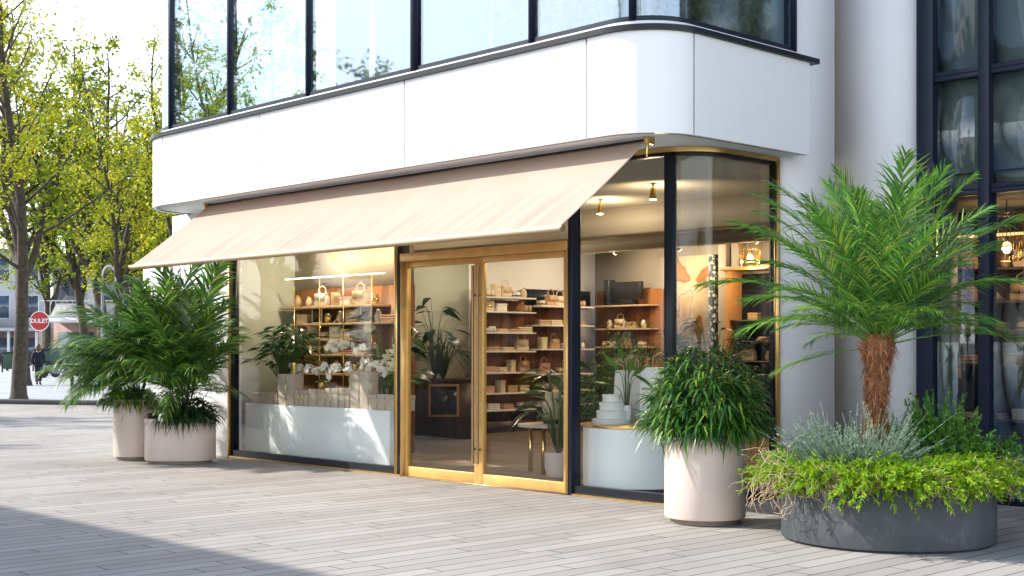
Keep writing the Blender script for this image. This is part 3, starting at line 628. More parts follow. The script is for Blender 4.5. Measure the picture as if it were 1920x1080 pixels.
# leafy clumps: umbels of narrow drooping leaves over a dome
def umbel_bush(name, base, R, Hh, n, mat, label, ll=.17, lw=.017, per=8, z0=0., lop=1.):
    p = empty(name, base); tag(p, label, 'plant')
    m = MB()
    for k in range(26):
        a = random.random() * 6.28; r = R * .75 * math.sqrt(random.random()); e_ = Vector(base) + Vector((math.cos(a) * r, math.sin(a) * r, Hh * random.uniform(.35, .8)))
        m.tube([Vector(base) + Vector((math.cos(a) * .06, math.sin(a) * .06, 0)), Vector(base).lerp(e_, .5) + Vector((0, 0, .06)), e_], [.007, .006, .004], 5)
    m.build('stems', M_stem, p)
    P = []; D = []; LL = []
    for k in range(n):
        u = random.random(); th = math.acos(1 - u * 1.28); a = random.random() * 6.283; f = random.uniform(.62, 1.02)
        if random.random() < .3: f *= random.uniform(.5, .9)
        c = Vector((math.sin(th) * math.cos(a) * R * f, math.sin(th) * math.sin(a) * R * f, (z0 + math.cos(th) * (Hh - z0)) * f if th < 1.57 else z0 + math.cos(th) * R * .45))
        outv = Vector((math.cos(a) * math.sin(th), math.sin(a) * math.sin(th), .35 + math.cos(th) * .4)).normalized()
        lsc = random.uniform(.75, 1.25)
        for j in range(per):
            d = outv + Vector((random.gauss(0, .55), random.gauss(0, .55), random.gauss(0, .4))); P.append(Vector(base) + c); D.append(d); LL.append(ll * lsc * random.uniform(.8, 1.15))
    n_ = len(P); U = np.tile([[0, 0, 1.]], (n_, 1)) + rng.normal(0, .35, (n_, 3))
    m = MB(); m.leaves([tuple(q) for q in P], [tuple(q) for q in D], U, LL, lw * rng.uniform(.7, 1.2, n_), rng.uniform(.35, 1.1, n_), (.35, .9, 1, .7, .05)); m.build('foliage', mat, p)
    return p
umbel_bush('lady_palm', (-7.63, 9.68, .74), .50, .82, 620, M_dome, 'dense dome of narrow drooping leaves growing from the tall round cream planter', .19, .020, 8, .20)
umbel_bush('fern', (P_WIDE[0] + .10, P_WIDE[1] + .0, .56), .44, .42, 300, M_dark, 'dark bushy fern filling the wide oval planter beneath the areca', .17, .017, 8, .10)
umbel_bush('fern', (P_TALL[0] + .0, P_TALL[1] - .05, .80), .36, .26, 170, M_areca, 'light green fern tumbling over the rim of the slim tall planter', .18, .017, 8, .06)

# ---------------------------------------------------------------- planting in the dark planter
def feather_mesh(seed, n_spr, R, up, needle, nw, per, mat, out=1.0, dr=.7, Lr=(.25, .42), rad=.0022, name='foliage', app=.65):
    rg = np.random.default_rng(seed); m = MB(); P = []; D = []; LL = []
    for k in range(n_spr):
        a = rg.uniform(0, 2 * math.pi); r0 = R * .35 * math.sqrt(rg.uniform()); b = np.array([math.cos(a) * r0, math.sin(a) * r0, 0])
        el = up + rg.normal(0, .28); d = np.array([math.cos(a) * math.cos(el) * out, math.sin(a) * math.cos(el) * out, math.sin(el)]); d /= np.linalg.norm(d)
        L = rg.uniform(*Lr); sw = rg.normal(0, .12, 3)
        pts = [b + d * L * t + np.array([0, 0, -1]) * dr * L * t * t + sw * L * t * t for t in np.linspace(0, 1, 7)]
        m.tube(pts, [rad * (1 - .7 * i / 6) for i in range(7)], 3)
        for j in range(per):
            t = rg.uniform(.12, 1); i = min(int(t * 6), 5); p = pts[i] + (pts[i + 1] - pts[i]) * (t * 6 - i); tan = pts[i + 1] - pts[i]; tan = tan / np.linalg.norm(tan)
            q = rg.normal(0, 1, 3); q -= tan * q.dot(tan); q /= np.linalg.norm(q) + 1e-9
            P.append(p); D.append(tan * .75 + q * app); LL.append(needle * rg.uniform(.6, 1.3) * (1.25 - .7 * t))
    m.leaves(P, D, rg.normal(0, 1, (len(P), 3)), LL, nw, .1, (.7, 1, .1))
    o = m.build(name, mat); me = o.data; bpy.data.objects.remove(o); return me
LM = [feather_mesh(s, 120, .26, .62, .058, .0095, 60, M_lime, 1, .5, (.22, .44)) for s in (1, 2, 3)]
def clump(name, mesh, loc, rz, sc, label, cat, group=None, tilt=(0, 0)):
    o = bpy.data.objects.new(name, mesh); C.objects.link(o); o.location = loc; o.rotation_euler = (tilt[0], tilt[1], rz); o.scale = (sc,) * 3 if not hasattr(sc, '__len__') else sc
    return tag(o, label, cat, group)
where = ['at the front left rim', 'at the front rim left of centre', 'at the front rim centre', 'at the front rim right of centre', 'at the right rim', 'at the far right rim', 'at the left rim', 'at the far left rim', 'at the rear left rim']
FRONT = RIGHT - 90
for k, da in enumerate((-52, -28, -4, 20, 46, 74, -76, -100, -128)):
    a = R_(FRONT + da); rr = .70
    clump('juniper', LM[k % 3], (P_BIG[0] + math.cos(a) * rr, P_BIG[1] + math.sin(a) * rr, HB + .03), k * 1.3, random.uniform(1.05, 1.25), 'lime green feathery juniper spilling over the dark planter ' + where[k], 'shrub', 'lime junipers round the planter rim', (0, 0))
for k, (da, rr, w) in enumerate(((-40, .48, 'second row front left of the grey shrub'), (12, .46, 'second row in front of the grey shrub'), (52, .44, 'second row at the right of the grey shrub'))):
    a = R_(FRONT + da); clump('juniper', LM[(k + 1) % 3], (P_BIG[0] + math.cos(a) * rr, P_BIG[1] + math.sin(a) * rr, HB + .05), k * 2.1, 1.1, 'lime green feathery juniper, ' + w, 'shrub', 'lime junipers round the planter rim')
GM = feather_mesh(21, 640, .62, 1.06, .028, .0085, 66, M_grey, 1, .06, (.34, .66), .0042, app=.30)
clump('grey_shrub', GM, (P_BIG[0] - .10, P_BIG[1] - .28, HB - .03), .4, (1.1, 1.1, .92), 'silvery grey-green upright needle shrub in front of the palm trunk', 'shrub')
TM = [feather_mesh(s, 130, .34, .85, .05, .013, 60, M_thuja, 1, .25, (.22, .50), .003) for s in (31, 32)]
rv = Vector((math.cos(R_(RIGHT)), math.sin(R_(RIGHT)), 0)); fv = Vector((-.7254, .6884, 0))
def pb(r, f, z): return Vector((*P_BIG, 0)) + rv * r + fv * f + Vector((0, 0, z))
clump('thuja', TM[0], pb(.62, .05, .52), 0, (1.3, 1.3, 1.4), 'dark green bushy thuja to the right of the palm trunk', 'shrub', 'thujas behind the palm')
clump('thuja', TM[1], pb(.58, .40, .66), 1, (.8, .8, 1.5), 'taller dark thuja behind the palm with an upright tip, right of the trunk', 'shrub', 'thujas behind the palm')
clump('thuja', TM[1], pb(.16, .50, .62), 2, (.5, .5, 1.2), 'small narrow dark thuja peeping out just right of the trunk', 'shrub', 'thujas behind the palm')
clump('thuja', TM[0], pb(.86, .15, .46), 3, .8, 'low dark thuja at the right edge of the dark planter', 'shrub', 'thujas behind the palm')
BM = feather_mesh(41, 60, .25, .4, .05, .006, 70, M_blue, 1, .3, (.3, .5))
clump('blue_juniper', BM, pb(.66, -.18, .52), 0, 1.0, 'blue-green feathery juniper at the right side of the dark planter', 'shrub')
def tendril_mesh(seed, n):
    rg = np.random.default_rng(seed); m = MB()
    for k in range(n):
        a = rg.normal(0, .75); p = np.array([0, rg.normal(0, .10), rg.normal(0, .02)]); d = np.array([math.cos(a), math.sin(a), .15]); pts = [p]
        for i in range(13):
            d = d + rg.normal(0, .5, 3) + np.array([.03, 0, -.12]); d /= np.linalg.norm(d); p = p + d * .026; pts.append(p)
        m.tube(pts, .0019, 3, False)
    o = m.build('dry_tendrils', M_dry); me = o.data; bpy.data.objects.remove(o); return me
DM = [tendril_mesh(s, 36) for s in (1, 2)]
for k, (da, w, sc) in enumerate(((-84, 'at the far left of the rim', 1.5), (-66, 'at the left of the rim', 1.3), (-44, 'hanging front left', .75), (-22, 'hanging left of the front centre', .7), (8, 'hanging at the front centre', .75), (34, 'hanging front right', .7), (62, 'at the right of the rim', .95), (84, 'at the far right of the rim', 1.0))):
    a = R_(FRONT + da); clump('dry_tuft', DM[k % 2], (P_BIG[0] + math.cos(a) * .92, P_BIG[1] + math.sin(a) * .92, HB + .09), a, sc, 'curly dry straw-coloured tuft on the dark planter, ' + w, 'dry plant', 'dry tufts on the planter rim')

# ---------------------------------------------------------------- street trees
def tree_meshes(seed, trunk_h, r, spread, levels, leaf, ln, lift, mat, droop=0.):
    rg = random.Random(seed); m = MB(); tw = []
    def grow(p, d, L, r0, lv):
        n = 5 if lv < 3 else 3; pts = [p]; q = p; dd = d
        for i in range(n):
            dd = (dd + Vector((rg.gauss(0, .13), rg.gauss(0, .13), rg.gauss(.05, .08) * lift))).normalized(); q = q + dd * L / n; pts.append(q)
        r1 = r0 * (.62 if lv else .8); m.tube(pts, [r0 + (r1 - r0) * i / n for i in range(n + 1)], 9 if lv == 0 else 6 if lv < 3 else 4, False)
        if lv >= levels - 1: tw.append((pts, dd))
        if lv >= levels: return
        k = rg.choice((3, 4)) if lv == 0 else rg.choice((2, 3, 3))
        for j in range(k):
            a = j * 6.283 / k + rg.uniform(-.5, .5); sp_ = spread * rg.uniform(.6, 1.3)
            s_ = dd.cross(Vector((.3, .2, 1))).normalized(); s2 = dd.cross(s_)
            nd = (dd * math.cos(sp_) + (s_ * math.cos(a) + s2 * math.sin(a)) * math.sin(sp_)).normalized()
            t = rg.uniform(.72, 1) if lv else rg.uniform(.86, 1); f = t * n; i = min(int(f), n - 1); b = pts[i].lerp(pts[i + 1], f - i)
            grow(b, nd, L * rg.uniform(.6, .85), r1 * rg.uniform(.5, .75), lv + 1)
        if lv < levels - 1: grow(q, (dd + Vector((0, 0, .35 if lv < 2 else 0))).normalized(), L * (.8 if lv else .62), r1 * .9, lv + 1)
    m.tube([(0, 0, 0), (0, 0, .15), (0, 0, .5)], [r * 1.45, r * 1.2, r * 1.02], 10, False)
    grow(Vector((0, 0, .49)), Vector((0, 0, 1)), trunk_h - .49, r, 0)
    P = []; D = []
    for pts, dd in tw:
        for j in range(ln):
            t = rg.random() * (len(pts) - 1); i = int(t); b = pts[i].lerp(pts[i + 1], t - i); b = b + Vector((rg.gauss(0, .2), rg.gauss(0, .2), rg.gauss(-.06, .2)))
            P.append(tuple(b)); D.append((rg.gauss(0, 1), rg.gauss(0, 1), rg.gauss(-.2, .5)))
    n_ = len(P); g2 = np.random.default_rng(seed)
    c = MB(); c.leaves(P, D, g2.normal(0, .5, (n_, 3)) + [[0, 0, 1]], leaf * g2.uniform(.6, 1.3, n_), leaf * .62 * g2.uniform(.7, 1.2, n_), .15, (.3, 1, .1))
    print('tree', seed, n_, max(p[2] for p in P), max(abs(p[0]) for p in P))
    to = m.build('trunk', M_bark, None, smooth='all'); co = c.build('crown', mat)
    a, b = to.data, co.data; bpy.data.objects.remove(to); bpy.data.objects.remove(co); return a, b
def leader_tree(seed, H, z0, r, nl, reach, leaf, ln, mat, fork=0, tilt=.9):
    rg = random.Random(seed); m = MB(); tw = []
    def path(p, d, L, n, jit, lift):
        pts = [p]; q = p; dd = d
        for i in range(n):
            dd = (dd + Vector((rg.gauss(0, jit), rg.gauss(0, jit), rg.gauss(lift, jit * .5)))).normalized(); q = q + dd * L / n; pts.append(q)
        return pts
    def at(pts, t): f = t * (len(pts) - 1); i = min(int(f), len(pts) - 2); return pts[i].lerp(pts[i + 1], f - i), (pts[i + 1] - pts[i]).normalized()
    def tip(r0, n): return [r0 * (1 - .8 * i / n) for i in range(n + 1)]
    def side(d, ang, az):
        s_ = d.cross(Vector((.31, .17, .93)) if abs(d.z) < .9 else Vector((1, .2, 0))).normalized(); s2 = d.cross(s_)
        return (d * math.cos(ang) + (s_ * math.cos(az) + s2 * math.sin(az)) * math.sin(ang)).normalized()
    stems = [path(Vector((0, 0, .5)), Vector((0, 0, 1)), H - .5, 16, .05, .06)]
    m.tube([(0, 0, 0), (0, 0, .2), (0, 0, .5)], [r * 1.4, r * 1.12, r], 10, False)
    m.tube(stems[0], [r * (1 - .92 * (i / 16) ** .9) for i in range(17)], 9, False)
    for k in range(fork):
        b, d = at(stems[0], (z0 - .2 + k * .5) / H); p_ = path(b, side(d, .5, k * 2.4 + seed), H * .62, 12, .07, .12); m.tube(p_, tip(r * .55, 12), 7, False); stems.append(p_)
    for si, st in enumerate(stems):
        for k in range(nl if si == 0 else nl // 2):
            u = (k + rg.random()) / (nl if si == 0 else nl // 2); t = (z0 / H + (1 - z0 / H) * u * .97) if si == 0 else .25 + .73 * u
            b, d = at(st, t); L = reach * (1.05 - .72 * u) * rg.uniform(.7, 1.15) * (1 if si == 0 else .7)
            lp = path(b, side(d, tilt * rg.uniform(.7, 1.15), k * 2.4 + rg.uniform(-.4, .4)), L, 7, .11, .05); m.tube(lp, tip(max(.012, r * .28 * (1.05 - .75 * u)), 7), 5, False)
            for j in range(max(3, int(L * 2.6))):
                b2, d2 = at(lp, rg.uniform(.22, 1)); L2 = L * rg.uniform(.22, .42); q = path(b2, side(d2, rg.uniform(.5, 1.1), rg.uniform(0, 6.28)), L2, 4, .16, .03); m.tube(q, tip(.012, 4), 4, False)
                for w in range(3):
                    b3, d3 = at(q, rg.uniform(.3, 1)); q3 = path(b3, side(d3, rg.uniform(.4, 1.2), rg.uniform(0, 6.28)), L2 * rg.uniform(.35, .6) + .1, 2, .2, -.02); m.tube(q3, [.006, .004, .002], 3, False)
                    tw.append((q3, max(.3, 1.75 - 1.9 * max(0, (b3.z / H - .25) / .6))))
                tw.append((q, 1.0 if b2.z < H * .55 else .6))
    P = []; D = []
    for pts, dens in tw:
        for k in range(int(ln * dens * rg.uniform(.3, 1.6))):
            b, _ = at(pts, rg.random()); P.append(tuple(b + Vector((rg.gauss(0, .10), rg.gauss(0, .10), rg.gauss(-.04, .09))))); D.append((rg.gauss(0, 1), rg.gauss(0, 1), rg.gauss(-.3, .5)))
    n_ = len(P); g2 = np.random.default_rng(seed); c = MB()
    c.leaves(P, D, g2.normal(0, .5, (n_, 3)) + [[0, 0, 1]], leaf * g2.uniform(.6, 1.3, n_), leaf * .62 * g2.uniform(.7, 1.2, n_), .15, (.3, 1, .1))
    print('tree', seed, n_, max(p[2] for p in P), max(abs(p[0]) for p in P))
    to = m.build('trunk', M_bark, None, smooth='all'); co = c.build('crown', mat); a, b = to.data, co.data; bpy.data.objects.remove(to); bpy.data.objects.remove(co); return a, b
T1 = leader_tree(5, 15, 3.5, .22, 26, 4.4, .12, 20, M_tree1, 1); T2 = leader_tree(12, 14, 2.2, .19, 26, 3.0, .115, 17, M_tree1, 4, .65); T3 = leader_tree(20, 10, 2.6, .2, 22, 3.6, .15, 16, M_tree2, 3)
def tree(T, x, y, rz, sc, label, group=None, name='tree'):
    t = empty(name, (x, y, 0), rz); t.scale = (sc,) * 3 if not hasattr(sc, '__len__') else sc
    for nm, me in zip(('trunk', 'crown'), T):
        o = bpy.data.objects.new(nm, me); C.objects.link(o); o.parent = t
    return tag(t, label, 'tree', group)
def along(px, d):    # ground point d metres ahead of the camera towards column px of the 1920 wide photograph
    return fv * d + rv * ((px - 960) / 2493 * d)
GT = 'street trees on the square'
tree(T1, -39.02, 16.68, 2.6, 1.0, 'large street tree with thick mossy trunk at the left edge behind the kerb', GT)
tree(T2, -40.2, 23.2, .4, 1.12, 'slender many-stemmed yellow-green tree behind the left palms', GT)
tree(T3, -58, 30, 2.0, 1.15, 'green tree far behind the large street tree', GT)
tree(T2, -63, 41, 2.6, 1.35, 'yellow-green tree far off, just left of the shop fascia', GT)
tree(T3, -80, 36, 4.0, 1.3, 'distant green tree at the far left edge of the square', GT)
for px, d, T, sc, lb in ((215, 50, T2, 1.0, 'yellow-green tree right beside the fascia end, behind the palms'), (160, 66, T3, 1.35, 'bushy green tree in front of the far balcony building'), (42, 56, T3, 1.55, 'dense green tree standing straight behind the big mossy trunk'), (196, 60, T3, 1.5, 'dense yellow-green tree behind the lantern of the street lamp'), (262, 64, T3, 1.2, 'bushy green tree just left of the garden wall, far back')):
    q = along(px, d); tree(T, q.x, q.y, px * .7, sc, lb, GT)
GR_ = 'trees across the street'
tree(T3, -34, -1.2, 2.0, 1.1, 'tree across the street mirrored in the first wide upper window', GR_)
tree(T3, -42, -8.5, 3.0, 1.5, 'broad tree across the street mirrored in the second wide upper window', GR_)
tree(T3, -39, -10.6, 1.2, 1.15, 'slim tree across the street mirrored in the third wide upper window', GR_)
tree(T3, -18, -16, 1.2, 1.3, 'tree across the street mirrored in the tall navy-framed glass', GR_)
tree(T1, 2, -14, 4.4, 1.0, 'tree across the street mirrored in the curved corner window upstairs', GR_)
tree(T2, -35.5, 6.0, .9, .8, 'slim tree beside the square casting dapples on the left paving', GR_)

# ---------------------------------------------------------------- unseen block added, sized so its roofline shades the foreground
pv = empty('shade_block', (-20, -2, 0)); tag(pv, 'unseen flat-roofed block added to shade the left foreground paving', 'building')
PX0, PX1, PY0, PY1, PH = -27, -15.0, -6.0, .22, 7.0
m = MB(); m.box(PX0, PX1, PY0, PY1, 0, PH - .3); m.build('wall', M_bld, pv)
m = MB(); m.box(PX0 - .1, PX1 + .1, PY0 - .1, PY1 + .1, PH - .299, PH); m.build('roof', M_roof, pv)
for k in range(5):
    for z in (.6, 3.9):
        x = PX0 + .8 + k * 2.1; w = MB(); w.box(x, x + 1.4, PY1 + .001, PY1 + .06, z, z + 2.1); f = w.build('window', M_navy, pv); w = MB(); w.box(x + .06, x + 1.34, PY1 + .061, PY1 + .07, z + .06, z + 2.04); w.build('pane', M_wglass, f)

# ---------------------------------------------------------------- far buildings on the square
def far_building(name, px0, px1, d, floors, fh, mats, label, shop=True, balcony=False):
    a = along(px0, d); b = along(px1, d); W = (b - a).length; root = empty(name, tuple(a)); root.rotation_euler.z = math.atan2(b.y - a.y, b.x - a.x)
    def part(mb, nm, mat, par=None, bev=0):
        o = mb.build(nm, mat); o.parent = par or root; return o
    H = floors * fh
    m = MB(); m.box(0, W, .4, 12, fh, H); part(m, 'wall', mats[0])
    m = MB(); m.box(0, W, 1.6, 12, 0, fh - .01); part(m, 'shopfront_wall', mats[1])
    m = MB(); m.box(-.2, W + .2, .1, 12.2, H + .001, H + .35); part(m, 'roof', M_roof)
    n = max(2, int(W / 2.4)); st_ = W / n
    for fl in range(1, floors):
        for k in range(n):
            x = k * st_ + .35; z = fl * fh + .8
            m = MB(); m.box(x, x + st_ - .7, .33, .399, z, z + fh - 1.2); f = part(m, 'window', M_bldw); m = MB(); m.box(x + .1, x + st_ - .8, .30, .329, z + .1, z + fh - 1.3)
            o = m.build('pane', M_wglass); o.parent = f
    m = MB(); m.box(-.2, W + .2, -1.2, .38, fh - .32, fh - .02); part(m, 'canopy', mats[0])
    for k in range(n + 1):
        x = min(max(k * st_, .12), W - .12); m = MB(); m.box(x - .1, x + .1, -1.05, -.85, 0, fh - .33); part(m, 'column', M_bldw)
    for k in range(n):
        x = k * st_ + .3; m = MB(); m.box(x, x + st_ - .6, 1.5, 1.599, .3, fh - .9); part(m, 'shop_window', M_wglass)
    if balcony:
        m = MB()
        m.box(0, W, -1.15, -1.1, fh + 1.0, fh + 1.06); m.box(0, W, -1.15, -1.1, fh + .05, fh + .1)
        for k in range(int(W / .35)): m.box(k * .35, k * .35 + .04, -1.14, -1.11, fh + .1, fh + 1.0)
        part(m, 'balcony_railing', M_bldw)
    return tag(root, label, 'building', 'buildings across the square')
far_building('far_building', 84, 420, 84, 2, 3.5, (M_bldw, M_brickp), 'grey two-storey building with balcony over dark shopfronts, across the square', balcony=True)
far_building('far_building', -140, 78, 120, 3, 3.4, (M_bld, M_brickp), 'distant grey building at the left edge behind the trees')
far_building('far_building', 380, 700, 112, 3, 3.5, (M_bldw, M_bld), 'distant white building mostly hidden behind the shop')
# round red sign on a post
s0 = along(74, 62); sg = empty('road_sign', (s0.x, s0.y, 0)); sg.rotation_euler.z = R_(46.5 + 0)
def lathe_y(m, prof, z, n=28):
    k = len(m.v); m.lathe(prof, (0, 0, 0), n); m.v[k:] = [(x, -zz, z + y) for x, y, zz in m.v[k:]]
def part_of(root, mb, nm, mat, **kw):
    o = mb.build(nm, mat, None, **kw); o.parent = root; return o
zc = 1.6 + 50 / 2493 * 62
m = MB(); m.tube([(0, .05, 0), (0, .05, zc + .35)], .045, 10); part_of(sg, m, 'post', M_bronze, smooth=True)
m = MB(); lathe_y(m, [(.001, -.02), (.465, -.02), (.465, .0), (.001, .001)], zc); part_of(sg, m, 'rim', M_signw, smooth=True)
m = MB(); lathe_y(m, [(.001, .002), (.425, .002), (.425, .014), (.001, .0145)], zc); face = part_of(sg, m, 'face', M_red, smooth=True)
cu = bpy.data.curves.new('lettering', 'FONT'); cu.body = 'DULET'; cu.size = .27; cu.extrude = .004; cu.align_x = 'CENTER'; cu.align_y = 'CENTER'; cu.offset = .006
to = bpy.data.objects.new('lettering', cu); C.objects.link(to); bpy.context.view_layer.update()
me = bpy.data.meshes.new_from_object(to.evaluated_get(bpy.context.evaluated_depsgraph_get())); bpy.data.objects.remove(to)
me.materials.clear(); me.materials.append(M_signw); lo = bpy.data.objects.new('lettering', me); C.objects.link(lo); lo.parent = face; lo.location = (0, -.022, zc - .0); lo.rotation_euler = (R_(90), 0, 0)
tag(sg, 'round red sign with white lettering on a post left of the palms', 'sign')
# street lamp, bollards, bins, benches
p0 = along(192, 50); sl_ = empty('street_lamp', (p0.x, p0.y, 0)); sl_.rotation_euler.z = R_(46.5)
m = MB(); m.tube([(0, 0, 0), (0, 0, 4.3)], [.07, .05], 10); part_of(sl_, m, 'pole', M_steel, smooth=True)
m = MB(); m.tube([(0, 0, 4.3)] + [(.25 - .25 * math.cos(t), 0, 4.3 + .38 * math.sin(t)) for t in np.linspace(.1, 3.0, 10)] + [(.5, 0, 4.1)], .035, 8); part_of(sl_, m, 'arm', M_bldw, smooth=True)
m = MB(); m.lathe([(.05, .0), (.16, -.12), (.15, -.5), (.10, -.56)], (-.22, 0, 4.45), 16); part_of(sl_, m, 'lantern', M_black, smooth=True)
m = MB(); m.tube([(0, 0, 4.25), (-.22, 0, 4.46)], .02, 6); part_of(sl_, m, 'bracket', M_black)
tag(sl_, 'grey street lamp with curved arm and black lantern behind the palms', 'street lamp')
for px, d, w in ((135, 40, 'in front of the kerb beside the left palm'), (62, 90, 'far back beside the tree trunk'), (4, 86, 'far back at the left edge'), (12, 96, 'far back behind the one at the left edge')):
    p = along(px, d); b = MB(); b.lathe([(.06, 0), (.055, .05), (.05, 1.0), (.062, 1.02), (.062, 1.06), (.02, 1.10)], (p.x, p.y, 0), 14); tag(b.build('bollard', M_black, None, smooth=True, loc=(p.x, p.y, 0)), 'slim black bollard ' + w, 'bollard', 'bollards on the square')
def make_bin():
    t = empty('bin'); m = MB(); m.loft(lambda i: [(-.45 + i, -.4 + i), (.45 - i, -.4 + i), (.45 - i, .4 - i), (-.45 + i, .4 - i)], [(.08, .12), (0, 1.1)], (0, 0, 0)); m.build('body', M_green, t, bevel=.03)
    m = MB(); m.box(-.48, .48, -.43, .43, 1.101, 1.2); m.build('lid', M_black, t, bevel=.03)
    for x in (-.3, .3):
        m = MB(); m.lathe([(.001, 0), (.12, 0), (.12, .08), (.001, .081)], (0, 0, 0), 12); m.v = [(x + b - .04, a + .25, z_ + .12) for a, z_, b in m.v]; m.build('wheel', M_black, t)
    return t
BN = Proto(make_bin)
for px, d, w, s in ((88, 78, 'nearest the red sign', 1.3), (118, 78, 'second to the right of the red sign', 1.35), (20, 92, 'left of the big tree trunk', 1.1)):
    p = along(px, d); BN.put((p.x, p.y, 0), R_(46.5), 'dark green wheeled bin before the far shopfront, ' + w, 'bin', 'bins on the square', s)
def scooter(px, d, rz, label):
    p = along(px, d); t = empty('scooter', (p.x, p.y, 0), rz); M1 = M_clothb
    for x in (-.62, .62):
        w = MB(); w.lathe([(.14, -.05), (.25, -.05), (.27, 0), (.25, .05), (.14, .05)], (0, 0, 0), 20); w.v = [(x + a, c, .27 + b) for a, b, c in w.v]; o = w.build('wheel', M_black, None, smooth=True); o.parent = t
    for nm, path, r, mt in (('body', [(-.75, 0, .6), (-.3, 0, .55), (.05, 0, .3), (.4, 0, .35), (.55, 0, .8)], [.12, .2, .1, .12, .08], M_steel), ('seat', [(-.8, 0, .78), (-.4, 0, .8), (-.1, 0, .74)], [.1, .13, .08], M_black), ('handlebar', [(.52, -.33, 1.05), (.5, 0, .98), (.52, .33, 1.05)], .025, M_black), ('mudguard', [(.4, 0, .5), (.62, 0, .58), (.85, 0, .45)], [.05, .1, .04], M_steel)):
        w = MB(); w.tube(path, r, 10); o = w.build(nm, mt, None, smooth=True); o.parent = t
    tag(t, label, 'scooter', 'scooters parked on the square')
scooter(104, 70, .9, 'dark parked scooter just right of the walking person')
scooter(126, 72, 1.3, 'dark parked scooter further right, half behind palm fronds')

